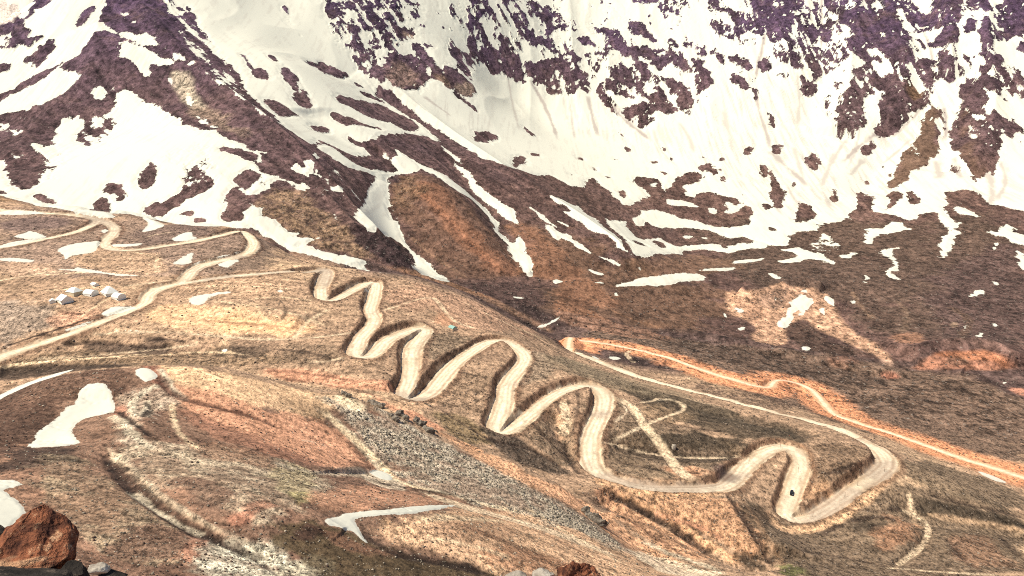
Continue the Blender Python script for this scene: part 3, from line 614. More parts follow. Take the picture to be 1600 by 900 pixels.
for line in MOUNTAIN_SNOW.strip().split('\n'):
    tok = line.split(); k = 0
    while k < len(tok):
        kind = tok[k]; rag = float(tok[k + 1]); k += 2; cov = 0.5
        if kind in 'ML': cov = float(tok[k]); k += 1
        px = []
        while k < len(tok) and ',' in tok[k]:
            a, b = tok[k].split(','); px.append((float(a), float(b))); k += 1
        _apply(kind, rag, px, cov, beyond=max(p[1] for p in px) < 470 and min(p[0] for p in px) < 900)
# cliffs break the snow up: ledges, cracks and hanging strips
_cz = np.zeros((NA, NR), np.float32)
for s, wgt in [("480,-60 1700,-60 1700,250 1540,260 1480,200 1420,200 1330,225 1240,150 1120,150 1080,190 990,210 930,150 860,150 740,120 660,150 570,140 500,60", 1.0),
               ("140,-40 270,-40 420,170 560,330 560,350 400,260 200,230 60,300 -60,290 -60,170 100,120", 0.55), ("-60,20 90,-40 90,110 -60,120", 0.7)]:
    si, sj, sd = signed(parse(s), True, 40)
    _cz[si, sj] = np.maximum(_cz[si, sj], sstep(-25, 15, sd) * wgt)
_crk = fbm(GX / 26.0 + fbm(GX, GY, 60, 3, 271) * 0.7, (GY * 0.45 + Z * 0.4) / 34.0, 1.0, 4, 273, 0.62, True)
_led = fbm((GX + GY * 0.8) / 70.0, (GX * 0.35 - Z * 0.9) / 13.0, 1.0, 4, 281, 0.62)
_brk = fbm(GX, GY * 0.5, np.float32(26), 5, 283, 0.75) * 2.2
_nearedge = sstep(26, 8, np.abs(SNOW)) if False else 1 - sstep(10, 30, np.abs(SNOW))
_rt = sstep(0.18, 0.30, GA)
SNOW += _cz * _nearedge * (_brk * 2.6 + STREAK * (3.0 + 3.5 * _rt) + _led * 6.0 * (1 - 0.7 * _rt) - 2.2)
_dot = fbm(GX, GY * 0.5, np.float32(17), 4, 291, 0.7) * (1 - 0.5 * _rt) + 0.5 * _led * (1 - _rt) + 0.38 * STREAK * _rt
SNOW = np.where(SNOW > 0, np.minimum(SNOW, (0.50 - _dot) * 26 + (1 - _cz) * 40), SNOW)
SNOW = np.where((SNOW < 3) & (GR > 900), np.maximum(SNOW, _cz * (sstep(0.62, 0.85, _crk) * 9 - 4) - 30 * (1 - _cz)), SNOW)
SNOW += (GR > 900) * (1 - sstep(5, 16, np.abs(SNOW))) * (_brk * 2.4 + _led * 1.6)
SNOW = SNOW.astype(np.float32)
# the unseen back and flanks of the range carry snow high up
_out = (np.abs(GA) > math.radians(31.5)) & (GR > 1000)
_ot = sstep(math.radians(31.5), math.radians(34.0), np.abs(GA) + 0.01 * _brk) * sstep(900, 1150, GR)
SNOW = SNOW * (1 - _ot) + ((SN * 1.0 + _brk * 0.7 + np.clip((Z + 40) * 0.006, -1.5, 0.6)) * 9) * _ot
SNOW = np.where(_out, SNOW, SNOW).astype(np.float32)
_behind = (GR > 2750) & (SNOW < -5) & (~_out)
SNOW = np.where(_behind, (SN + SNF * 0.4 + 0.4) * 4, SNOW).astype(np.float32)
PATCH_ID = np.full((NA, NR), -1, np.int16)
MSNOW = SNOW.copy()
for k, (s, rag, lab) in enumerate(PATCHES):
    si, sj, sd = signed(parse(s), False, 10)
    f = sd + SN[si, sj] * rag * 0.9 + SNF[si, sj] * rag * 0.8
    PATCH_ID[si, sj] = np.where(f > 0, k, PATCH_ID[si, sj])
    SNOW[si, sj] = np.maximum(SNOW[si, sj], f)
Z += 0.16 * sstep(0, 6, SNOW) * (GR < 900) + 1.5 * sstep(0, 10, SNOW) * (GR >= 900)
# ------------------------------------------------------------------ soil and rock colours, some with painted shade or cast (linear albedo), zone by zone
KALB = 1.02
def lin(c):
    c = np.asarray(c, float) / 255.0
    return np.where(c <= 0.04045, c / 12.92, ((c + 0.055) / 1.055) ** 2.4) / KALB
SOIL = np.zeros((NA, NR, 3), np.float32)
GRAIN = np.full((NA, NR), 0.6, np.float32)
_n1 = fbm(GX, GY, np.float32(90), 5, 301, 0.6); _n2 = fbm(GX, GY, np.float32(22), 5, 311, 0.62); _n3 = fbm(GX, GY, np.float32(5), 4, 321, 0.6)
def mixc(a, b, t): return a * (1 - t[..., None]) + np.asarray(b, np.float32) * t[..., None]
is_near = (GR < NCREST_R[:, None]); is_mtn = GR > CREST_R[:, None] + 4
# mountain: brown talus below, a purple colour cast painted into the rock high up, in place of haze
_h = sstep(-70, 230, Z + _n1 * 60)
mt = mixc(np.broadcast_to(lin((106, 80, 68)), SOIL.shape), lin((88, 66, 86)), _h)
mt = mixc(mt, lin((94, 72, 64)), 0.6 * sstep(0.0, 0.5, _n1))
mt = mixc(mt, lin((122, 94, 78)), 0.5 * sstep(0.05, 0.6, _n2))
mt = mixc(mt, lin((84, 66, 84)), 0.1 + 0.25 * sstep(-200, -60, Z)) * 0.93
mt = mt * np.clip(1 + 0.42 * STREAK + 0.25 * fbm(GX, GY, 14, 4, 343, 0.7), 0.35, 1.9)[..., None]
sh = np.broadcast_to(lin((176, 138, 104)), SOIL.shape)
sh = mixc(sh, lin((140, 108, 82)), 0.7 * sstep(-0.1, 0.45, _n2)); sh = mixc(sh, lin((205, 165, 122)), 0.6 * sstep(0.05, 0.5, _n1))
nh = np.broadcast_to(lin((148, 110, 84)), SOIL.shape); nh = mixc(nh, lin((120, 84, 64)), 0.6 * sstep(-0.1, 0.5, _n2))
nh = mixc(nh, lin((172, 122, 88)), 0.6 * sstep(0.0, 0.5, _n1))
SOIL[:] = np.where(is_mtn[..., None], mt, np.where(is_near[..., None], nh, sh))
_t = sstep(-20, 25, GR - CREST_R[:, None])[..., None] * (GR > 500)[..., None]
SOIL[:] = np.where(is_near[..., None], SOIL, sh * (1 - _t) + mt * _t)
_fn = (fbm(_sx, _sy, 1.3, 5, 331, 0.62) * 1.6).astype(np.float32)
_st = fbm(GX / 3.0 + _n2 * 2, GY / 26.0, 1.0, 4, 341, 0.6) * 1.8
def zone(s, c, feather=8, w=1.0, grain=None, streak=0.0):
    """Blend a soil colour, or painted shade, into a surveyed outline with a ragged, feathered edge."""
    si, sj, sd = signed(parse(s), False, int(feather * 2.6) + 6)
    n = _fn[si, sj] * (1 - streak) + _st[si, sj] * streak
    t = sstep(-feather, feather, sd + n * feather * (2.0 if feather > 5 else 1.0)) * w
    if grain is not None and grain >= 1.0: t = t * (0.45 + 0.55 * sstep(-0.35, 0.35, _n3[si, sj] + 0.6 * _n2[si, sj]))
    SOIL[si, sj] = mixc(SOIL[si, sj], lin(c), t)
    if grain is not None: GRAIN[si, sj] = GRAIN[si, sj] * (1 - t) + grain * t
ZONES = [
 # ---- mountain
 ("640,285 662,278 690,300 722,340 765,385 810,425 775,432 730,397 690,352 655,315", (158, 106, 80), 10, 0.9, 0.5),
 ("606,285 640,272 665,268 700,290 760,350 830,432 740,440 690,430 630,352 612,318", (116, 86, 68), 10, 0.6, 0.6),
 ("612,282 640,275 660,285 655,312 640,325 618,315", (120, 92, 70), 8, 0.8, 1.0),
 ("390,318 430,285 478,300 520,345 560,370 600,408 560,402 500,385 440,350", (146, 116, 90), 10, 0.9, 1.0),
 ("268,108 300,115 310,150 325,170 300,172 280,155 268,128", (186, 166, 142), 5, 0.9, 0.9), ("300,160 350,182 395,212 380,222 330,200 300,180", (140, 116, 98), 8, 0.8, 0.9),
 ("605,100 650,110 656,137 625,142 600,128", (140, 112, 100), 6, 0.8, 0.9), ("630,50 645,55 644,62 632,58", (170, 140, 120), 4, 0.9, 0.6), ("705,130 740,130 742,152 720,148", (150, 126, 108), 5, 0.8, 0.8), ("675,113 700,125 706,140 690,132", (150, 120, 100), 5, 0.8, 0.8),
 ("545,350 560,352 600,370 652,402 650,424 610,416 565,388", (66, 50, 48), 6, 0.95, 0.9),
 ("700,442 760,440 830,440 868,455 878,490 850,512 800,492 740,465", (82, 62, 56), 8, 0.9, 0.7),
 ("560,410 640,428 720,452 800,492 860,522 868,515 800,480 720,444 640,422", (150, 110, 82), 6, 0.7, 0.7),
 ("1100,340 1340,350 1600,330 1640,540 1400,520 1300,470 1130,440", (96, 76, 64), 22, 0.85, 0.7), ("1480,400 1600,380 1640,520 1500,540 1420,480", (92, 70, 66), 22, 0.6, 0.8),
 ("830,330 1000,430 1150,440 1120,520 1000,520 880,500 835,430", (112, 84, 66), 20, 0.8, 0.6), ("800,380 830,345 900,420 980,470 920,480 840,440", (140, 98, 74), 14, 0.6, 0.5), ("990,400 1130,400 1160,425 1000,445", (132, 100, 78), 10, 0.6, 0.5),
 ("1440,165 1470,170 1468,225 1450,255 1415,290 1385,292 1402,255 1420,230", (118, 92, 74), 8, 0.8, 0.4), ("1488,200 1508,175 1525,240 1530,282 1512,272", (112, 86, 72), 8, 0.8, 0.4),
 ("1330,60 1350,150 1330,210 1310,200", (100, 78, 76), 12, 0.5, 0.6), ("1430,125 1445,150 1430,170 1415,150", (126, 96, 70), 6, 0.7, 0.6), ("1508,85 1525,100 1512,125", (130, 92, 68), 6, 0.7, 0.5),
 ("1130,462 1150,450 1190,460 1208,442 1240,446 1290,455 1306,475 1312,500 1340,525 1370,540 1392,558 1396,577 1386,576 1374,556 1330,541 1300,527 1275,516 1262,500 1245,502 1226,515 1236,536 1200,541 1168,526 1185,515 1165,500 1140,490", (196, 152, 122), 5, 0.95, 0.7),
 ("1145,470 1175,465 1195,490 1185,510 1160,495", (150, 112, 88), 5, 0.8, 1.0), ("1230,500 1262,505 1300,532 1345,548 1330,560 1240,540 1225,522", (84, 64, 54), 6, 0.9, 0.8), ("1210,445 1240,448 1235,470 1205,480 1190,470", (148, 116, 96), 6, 0.8, 0.9),
 ("880,512 1100,530 1300,560 1600,590 1640,730 1400,690 1250,640 1100,580 960,550", (122, 94, 74), 18, 0.97, 0.9),
 ("1010,520 1200,545 1330,575 1400,600 1300,600 1150,568 1050,545", (104, 80, 64), 10, 0.8, 0.9),
 ("1418,580 1440,562 1470,548 1510,550 1546,546 1575,560 1592,573 1550,580 1490,577", (170, 112, 82), 5, 0.9, 0.7), ("1475,556 1510,556 1515,572 1480,572", (130, 92, 70), 5, 0.7, 0.8),
 ("1375,585 1395,580 1410,590 1385,594", (170, 108, 80), 4, 0.9, 0.6), ("1568,604 1610,606 1610,622 1580,614", (180, 118, 88), 4, 0.9, 0.6), ("1400,525 1430,520 1445,535 1410,538", (150, 108, 84), 6, 0.7, 0.8), ("1484,502 1498,503 1496,512 1486,512", (150, 122, 100), 3, 0.8, 0.7),
 ("1290,560 1330,555 1345,570 1300,572", (140, 98, 76), 6, 0.7, 0.8), ("870,462 920,490 1050,525 1060,535 940,520 880,505", (150, 106, 80), 8, 0.7, 0.7),
 ("-20,-20 34,-20 34,34 -20,50", (226, 204, 188), 3, 1.0, 0.4),
 # ---- road hillside
 ("-20,325 150,335 400,360 440,398 400,425 250,432 -20,436", (146, 116, 96), 14, 0.8, 0.7), ("140,385 250,395 260,430 150,425 110,405", (186, 146, 108), 10, 0.7, 0.7), ("-10,410 90,412 90,430 -10,432", (186, 146, 112), 8, 0.7, 0.6), ("200,350 330,350 345,370 220,395", (122, 96, 82), 8, 0.7, 0.7),
 ("0,345 90,340 130,350 60,365 0,362", (118, 92, 84), 8, 0.7, 0.6), ("300,405 400,385 440,400 430,418 320,425", (128, 102, 80), 8, 0.6, 0.8),
 ("230,482 330,470 480,500 490,524 330,522 240,506", (220, 170, 120), 10, 0.85, 0.5), ("320,488 400,492 470,505 440,518 330,512", (226, 166, 108), 10, 0.6, 0.4),
 ("-20,462 85,470 95,505 40,525 -20,540", (154, 132, 112), 12, 0.7, 0.9), ("85,480 160,495 150,505 90,520", (196, 140, 104), 8, 0.7, 0.8), ("240,440 420,430 470,445 420,470 300,455", (190, 148, 110), 10, 0.7, 0.8),
 ("-20,560 150,545 350,542 490,560 400,574 200,570 -20,590", (140, 110, 80), 8, 0.85, 0.9), ("90,532 200,536 290,545 280,556 150,552", (92, 72, 58), 7, 0.85, 0.7), ("220,526 262,528 255,534 230,534", (84, 66, 54), 4, 0.8, 0.6), ("-20,575 100,568 230,570 140,577 -20,600", (74, 58, 48), 5, 0.8, 0.6),  # dark blotches: soft hillside shade painted into the soil
 ("430,535 530,535 545,560 480,575 430,562", (134, 106, 80), 8, 0.7, 0.8), ("340,540 420,538 420,556 360,560", (96, 76, 60), 8, 0.7, 0.7),
 ("400,572 470,575 560,592 612,600 620,616 560,610 470,598 420,588", (196, 134, 96), 6, 0.9, 0.6), ("560,605 640,640 700,670 690,676 620,648", (196, 130, 92), 6, 0.8, 0.6),
 ("600,445 680,450 760,480 860,530 800,518 720,515 690,480 620,485", (184, 138, 104), 10, 0.85, 0.7), ("670,490 700,492 715,508 680,508", (206, 146, 104), 6, 0.8, 0.5),
 ("660,520 720,520 760,535 700,570 660,560", (136, 112, 86), 8, 0.7, 0.9), ("690,600 760,580 785,600 770,640 720,650 680,630", (150, 118, 88), 10, 0.8, 1.0), ("660,635 730,650 780,690 740,700 690,670", (128, 104, 68), 8, 0.8, 0.9), ("740,660 800,680 860,720 900,745 840,735 780,705", (84, 70, 58), 8, 0.8, 0.9),
 ("800,600 860,600 880,570 840,545 825,570", (146, 122, 96), 8, 0.7, 0.9), ("850,545 960,585 1100,625 1180,655 1050,640 940,600 860,575", (150, 124, 94), 8, 0.8, 0.6), ("960,600 1100,640 1200,665 1280,690 1150,690 1020,640", (92, 76, 58), 9, 0.85, 0.6),  # dark olive band: shading below the road leg, painted in
 ("900,640 960,625 1000,660 1180,690 1160,720 1080,755 950,740 930,700", (124, 100, 76), 12, 0.85, 0.8), ("950,690 1050,712 1160,712 1150,722 1050,722 955,706", (72, 58, 46), 5, 0.7, 0.7), ("1000,670 1130,680 1180,692 1080,704 1000,690", (80, 66, 50), 8, 0.8, 0.7), ("1035,725 1100,735 1130,748 1060,752", (196, 138, 96), 8, 0.8, 0.7), ("990,635 1060,625 1100,650 1030,665", (150, 118, 84), 6, 0.7, 0.8),
 ("820,620 870,625 900,640 905,720 880,735 840,690 800,670", (110, 90, 68), 10, 0.8, 1.0),
 ("925,762 1050,765 1180,790 1240,830 1180,880 1080,830 1000,800", (176, 126, 86), 12, 0.85, 0.9), ("960,765 1010,785 1080,820 1140,860 1210,892 1160,885 1060,835 990,800", (66, 54, 42), 7, 0.9, 0.7), ("1150,770 1200,800 1240,860 1290,895 1240,900 1180,830", (92, 76, 58), 9, 0.8, 0.8),  # second outline paints the gully's shadow into the ground
 ("1210,810 1290,815 1400,740 1450,760 1610,800 1610,910 1220,910 1190,850", (118, 95, 72), 12, 0.9, 0.8), ("1370,815 1420,808 1445,825 1432,850 1380,870 1365,840", (168, 118, 82), 9, 0.8, 0.8), ("1470,832 1560,835 1580,880 1500,885", (150, 108, 78), 12, 0.7, 0.9), ("1330,815 1400,812 1395,825 1340,830", (70, 58, 46), 7, 0.7, 0.7),
 ("1420,775 1480,785 1610,815 1610,830 1480,808 1420,800", (72, 60, 46), 8, 0.75, 0.7), ("1450,800 1530,812 1610,828 1610,834 1520,822 1450,808", (170, 134, 98), 3, 0.8, 0.6), ("1400,715 1470,722 1610,775 1610,800 1480,770 1410,745", (120, 98, 74), 8, 0.8, 0.9), ("1210,880 1250,886 1265,895 1225,900", (110, 106, 56), 6, 0.8, 0.7), ("1290,750 1330,735 1360,700 1280,690 1265,730", (124, 96, 70), 8, 0.7, 0.9), ("1250,750 1300,760 1260,785", (170, 124, 84), 6, 0.8, 0.8),
 ("1100,590 1180,610 1250,640 1180,640 1080,610", (110, 84, 66), 8, 0.8, 1.0),
 # ---- near hill
 ("-30,625 100,582 210,575 190,620 130,600 60,680 -30,745", (106, 76, 58), 12, 0.9, 0.6), ("30,690 130,700 110,720 60,730 -20,735", (74, 56, 46), 10, 0.8, 0.6),
 ("240,572 300,573 350,580 440,602 540,622 530,660 430,645 320,612 262,598", (224, 176, 126), 9, 0.95, 0.55), ("262,598 320,612 430,645 530,662 600,735 560,745 430,700 330,660 280,625", (212, 148, 106), 9, 0.9, 0.6),
 ("215,572 250,572 275,610 250,605 232,590", (158, 100, 74), 6, 0.8, 0.6), ("275,635 420,690 500,720 480,730 400,705 290,665", (164, 110, 80), 9, 0.7, 0.6),
 ("205,612 245,606 280,612 260,640 222,650 205,675 215,700 190,690 175,665 195,640", (190, 164, 134), 9, 0.75, 1.0), ("178,640 195,632 200,650 180,668", (172, 112, 82), 5, 0.8, 0.6), ("226,625 240,622 245,640 228,645", (120, 92, 70), 4, 0.7, 0.9),
 ("185,705 260,690 330,700 420,712 500,740 530,768 470,790 430,820 380,812 290,770 230,755", (186, 162, 128), 14, 0.8, 1.0), ("270,745 350,750 360,790 320,800 280,775", (126, 92, 70), 9, 0.85, 0.7), ("300,690 400,700 450,735 380,725 310,710", (160, 112, 80), 8, 0.6, 0.8),
 ("430,720 500,735 480,770 420,770", (180, 160, 110), 8, 0.5, 0.9), ("455,770 490,770 480,790 460,790", (168, 150, 84), 6, 0.6, 0.8),
 ("60,710 120,712 210,775 290,830 330,862 280,890 180,880 110,830 60,770", (156, 130, 98), 12, 0.9, 1.0), ("230,815 300,835 300,870 220,880 150,870", (126, 90, 68), 10, 0.8, 0.8),
 ("150,700 195,752 255,798 330,838 430,872 425,880 320,850 245,808 180,760", (84, 60, 48), 5, 0.95, 0.6), ("160,698 185,705 240,762 300,800 350,830 345,836 285,805 225,768", (190, 168, 132), 3, 0.4, 0.9), ("350,812 390,795 400,812 365,826", (178, 116, 84), 5, 0.8, 0.6), ("270,870 320,850 330,860 290,885", (178, 120, 88), 5, 0.7, 0.7),
 ("300,850 360,835 440,850 450,880 430,905 290,905", (206, 192, 160), 10, 0.85, 1.0), ("430,880 520,870 520,905 430,905", (196, 180, 146), 7, 0.8, 1.0),
 ("430,810 510,815 600,850 700,880 800,893 800,910 520,910 470,870 430,850", (100, 80, 52), 12, 0.9, 0.6), ("500,825 560,845 640,865 600,875 520,855", (140, 96, 70), 8, 0.7, 0.6), ("470,815 505,825 490,850 460,840", (92, 62, 48), 7, 0.8, 0.6),
 ("575,822 640,806 730,794 860,800 940,840 1000,872 1050,905 800,905 680,862 600,850", (208, 160, 116), 12, 0.95, 0.8), ("680,815 760,812 820,830 760,850 690,840", (170, 124, 88), 12, 0.5, 0.9), ("720,850 830,860 950,900 800,895", (176, 118, 78), 12, 0.6, 0.9),
 ("490,770 560,755 640,770 712,782 660,790 570,797 510,805 480,795", (184, 130, 94), 8, 0.85, 0.6), ("560,730 600,742 640,760 620,768 570,752", (206, 180, 146), 5, 0.8, 0.8), ("550,715 580,728 572,742 548,735", (96, 66, 50), 6, 0.7, 0.6), ("700,772 760,785 800,795 740,792", (130, 100, 76), 5, 0.8, 0.9),  # dark outline by the snow: gully shading put into the colour
 ("500,618 545,632 600,648 660,672 730,710 800,745 870,775 930,818 1005,872 960,862 885,822 800,802 730,785 650,752 600,715 560,678 520,645", (182, 162, 134), 15, 0.95, 1.3),
 ("502,640 525,650 565,690 600,725 610,745 590,735 548,690", (220, 194, 152), 4, 0.85, 0.7), ("515,614 560,622 580,640 560,645 530,635", (222, 194, 150), 5, 0.8, 0.7), ("640,760 760,798 880,830 980,875 930,860 820,820 700,790", (216, 186, 146), 4, 0.7, 0.8),
 ("640,650 700,680 770,712 850,750 930,792 1010,850 1090,893 1060,900 985,862 920,808 840,765 740,715", (208, 150, 104), 6, 0.9, 0.8), ("930,760 1000,790 1060,830 1120,870 1080,880 1000,835 940,795", (196, 140, 96), 8, 0.8, 0.9), ("960,850 1060,880 1150,900 1050,905", (222, 196, 158), 6, 0.7, 0.9),
]
ZONES += [
 ("1203,805 1222,822 1250,822 1292,812 1345,776 1402,738 1412,722 1404,746 1350,792 1302,826 1245,836 1205,824", (204, 156, 110), 4, 0.85, 0.7), ("925,744 990,762 1062,768 1130,764 1165,742 1172,752 1135,774 1062,780 985,774 930,758", (196, 146, 100), 4, 0.8, 0.8),
 ("600,622 640,630 672,622 690,606 700,612 680,634 640,642 608,634", (190, 146, 106), 5, 0.7, 0.8), ("795,668 830,652 870,626 880,632 840,662 800,682", (150, 118, 88), 4, 0.6, 0.9), ("550,560 575,562 600,545 606,552 580,572 552,572", (184, 144, 106), 4, 0.7, 0.8),
 ("1010,612 1060,618 1110,634 1180,652 1250,672 1300,684 1240,684 1160,672 1080,650 1020,630", (84, 70, 54), 6, 0.7, 0.7), ("870,552 930,575 1000,602 1060,625 1000,614 920,590 870,566", (140, 118, 90), 5, 0.7, 0.8),  # first outline adds more painted shading under the near leg
 ("1290,690 1340,700 1375,712 1372,728 1330,742 1285,748 1262,756 1270,720", (132, 102, 76), 7, 0.7, 0.8),
 ("40,600 120,585 200,580 190,600 110,615 30,640", (134, 98, 74), 8, 0.6, 0.8),
]
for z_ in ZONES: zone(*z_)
def stroke(s, width, c, w=0.8, dz=0.0, grain=None, rag=1.0):
    P = raycast(*np.array(densify(chaikin(parse(s), 2), 8)).T)[:, :2]
    si, sj = near_window(P[:, 0], P[:, 1], width * 3 + 2)
    d, par = line_dist(GX[si, sj], GY[si, sj], P)
    end = sstep(0, 0.12, par / (len(P) - 1)) * sstep(0, 0.12, 1 - par / (len(P) - 1))
    t = (1 - sstep(0.4 * width, 1.5 * width, d + _n3[si, sj] * width * rag + _n2[si, sj] * width * rag)) * w * end
    SOIL[si, sj] = mixc(SOIL[si, sj], lin(c), t)
    if grain is not None: GRAIN[si, sj] = GRAIN[si, sj] * (1 - t) + grain * t
    if dz: Z[si, sj] += dz * np.exp(-(d / width) ** 2) * end
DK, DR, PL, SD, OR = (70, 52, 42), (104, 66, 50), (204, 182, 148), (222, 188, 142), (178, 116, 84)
for st in [
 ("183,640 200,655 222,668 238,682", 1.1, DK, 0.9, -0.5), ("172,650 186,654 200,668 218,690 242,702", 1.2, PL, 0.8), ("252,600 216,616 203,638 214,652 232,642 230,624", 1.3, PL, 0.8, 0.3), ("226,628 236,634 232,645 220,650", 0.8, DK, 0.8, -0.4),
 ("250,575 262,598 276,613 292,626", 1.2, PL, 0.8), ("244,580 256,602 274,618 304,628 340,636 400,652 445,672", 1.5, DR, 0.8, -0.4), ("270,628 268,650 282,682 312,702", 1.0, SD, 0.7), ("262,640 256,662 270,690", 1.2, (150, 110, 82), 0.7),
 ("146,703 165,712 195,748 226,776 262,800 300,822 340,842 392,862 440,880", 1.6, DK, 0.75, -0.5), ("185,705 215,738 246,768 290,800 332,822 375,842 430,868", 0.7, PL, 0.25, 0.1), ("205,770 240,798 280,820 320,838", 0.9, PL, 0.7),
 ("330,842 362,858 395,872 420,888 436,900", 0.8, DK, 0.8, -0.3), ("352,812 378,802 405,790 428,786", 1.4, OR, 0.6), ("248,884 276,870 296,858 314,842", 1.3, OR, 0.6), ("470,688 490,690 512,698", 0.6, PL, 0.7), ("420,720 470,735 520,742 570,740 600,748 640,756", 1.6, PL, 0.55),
 ("500,634 535,672 568,700 592,722 618,750 650,762 700,772 760,790 815,800", 1.4, SD, 0.9), ("548,690 562,708 574,726 580,736", 2.0, DK, 0.6), ("586,754 640,764 700,772 745,786", 1.2, DK, 0.8, 0.4), ("600,746 650,758 720,776 790,796", 1.0, PL, 0.6),  # dark stroke above the snow patch repeats the painted gully shading
 ("566,830 584,848 622,866 690,880 770,896", 1.8, DK, 0.85, -0.3), ("575,820 600,845 650,858 720,874", 1.5, (150, 112, 82), 0.6), ("712,818 790,845 870,885", 2.0, (160, 112, 78), 0.6), ("820,792 890,835 975,882", 1.6, SD, 0.7), ("740,802 800,815 870,842 930,875", 1.4, (164, 116, 80), 0.6), ("650,812 720,808 790,815", 1.5, SD, 0.6), ("660,840 730,850 800,872", 1.4, SD, 0.5),  # first stroke: shadow line under the slope, drawn in colour
 ("930,752 1000,784 1062,820 1115,858 1160,886", 2.2, (214, 158, 110), 0.75, 0.8), ("950,772 1010,800 1062,832 1112,868", 2.2, DK, 0.9, -1.2), ("1135,770 1165,812 1188,850 1205,882", 1.6, DK, 0.8, -0.9), ("1150,768 1182,812 1206,850 1225,885", 1.2, (150, 112, 78), 0.6), ("1020,800 1060,812 1100,826 1130,842", 1.6, OR, 0.5), ("900,780 960,800 1010,830 1070,870", 1.6, DR, 0.5), ("1000,845 1060,870 1130,893", 2.0, PL, 0.7),  # second stroke darkens the gully further as painted shadow
 ("95,537 150,533 205,540 275,543", 1.6, DK, 0.8, -0.8), ("-10,572 120,560 240,556 330,548 400,556", 1.0, SD, 0.6), ("230,532 262,528 290,534", 1.6, DK, 0.8, -0.6), ("0,545 40,530 80,518 115,506 150,494 180,484", 1.3, DK, 0.9), ("90,486 130,492 165,500", 1.5, DR, 0.6), ("330,470 400,478 470,492 510,510", 1.5, SD, 0.5), ("300,500 380,505 460,512 520,520", 1.2, (170, 120, 82), 0.6), ("420,545 470,548 520,560", 1.6, DK, 0.6), ("440,590 500,600 570,612 640,632", 1.2, DR, 0.6), ("400,578 470,582 560,596", 1.4, DR, 0.5),  # dark strokes at left: painted blotch shade and the road's shaded cut bank
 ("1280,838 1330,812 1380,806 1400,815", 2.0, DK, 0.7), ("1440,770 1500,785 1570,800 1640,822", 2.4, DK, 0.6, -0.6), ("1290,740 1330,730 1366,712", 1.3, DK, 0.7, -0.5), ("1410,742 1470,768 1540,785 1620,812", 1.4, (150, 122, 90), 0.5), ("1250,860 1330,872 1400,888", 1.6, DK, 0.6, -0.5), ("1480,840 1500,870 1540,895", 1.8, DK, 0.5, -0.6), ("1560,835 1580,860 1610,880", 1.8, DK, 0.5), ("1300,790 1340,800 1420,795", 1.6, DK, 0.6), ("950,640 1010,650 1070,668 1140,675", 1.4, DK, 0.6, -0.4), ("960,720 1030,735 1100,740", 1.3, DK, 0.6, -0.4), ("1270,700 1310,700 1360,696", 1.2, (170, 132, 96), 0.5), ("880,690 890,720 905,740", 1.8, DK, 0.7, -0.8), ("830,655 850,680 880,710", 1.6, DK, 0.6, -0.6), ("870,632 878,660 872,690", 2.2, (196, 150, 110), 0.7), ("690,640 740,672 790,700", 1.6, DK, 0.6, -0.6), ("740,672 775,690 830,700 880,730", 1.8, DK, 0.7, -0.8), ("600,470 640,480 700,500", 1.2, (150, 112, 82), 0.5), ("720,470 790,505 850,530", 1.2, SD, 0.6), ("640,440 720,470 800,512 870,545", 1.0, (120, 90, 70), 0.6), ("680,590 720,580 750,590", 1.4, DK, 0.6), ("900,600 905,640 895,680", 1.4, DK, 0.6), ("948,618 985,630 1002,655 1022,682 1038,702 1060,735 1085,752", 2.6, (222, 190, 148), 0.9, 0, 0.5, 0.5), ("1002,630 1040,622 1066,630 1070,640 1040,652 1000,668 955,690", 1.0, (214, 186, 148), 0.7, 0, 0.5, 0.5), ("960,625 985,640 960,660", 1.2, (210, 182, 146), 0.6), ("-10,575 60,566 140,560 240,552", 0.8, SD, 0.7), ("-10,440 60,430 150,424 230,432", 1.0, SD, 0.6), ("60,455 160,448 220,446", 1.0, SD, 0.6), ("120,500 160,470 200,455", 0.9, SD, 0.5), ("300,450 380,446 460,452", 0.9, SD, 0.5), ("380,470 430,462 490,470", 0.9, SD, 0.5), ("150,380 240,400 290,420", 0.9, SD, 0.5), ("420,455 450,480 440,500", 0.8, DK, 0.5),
 ("660,300 700,340 745,390 790,428", 5, (164, 112, 84), 0.6), ("690,335 735,385 780,425", 2.5, (120, 82, 64), 0.6), ("720,320 760,360 800,405", 2.5, (130, 96, 76), 0.5), ("640,370 690,410 730,435", 2.5, (140, 108, 86), 0.6), ("880,500 980,515 1080,545 1180,575", 2.5, DK, 0.6), ("1000,470 1080,500 1180,535", 4, (80, 60, 50), 0.5), ("900,450 960,490 1040,515", 3, (150, 110, 84), 0.5), ("1330,455 1345,480 1365,500", 3, (140, 110, 88), 0.6), ("1400,620 1480,630 1560,640", 3, DK, 0.6), ("1320,600 1420,612 1540,606", 3, DK, 0.5), ("1400,470 1420,490 1410,520", 4, (120, 96, 78), 0.5), ("1480,480 1520,500 1500,530", 4, (118, 92, 74), 0.5),
 ]: stroke(*st)
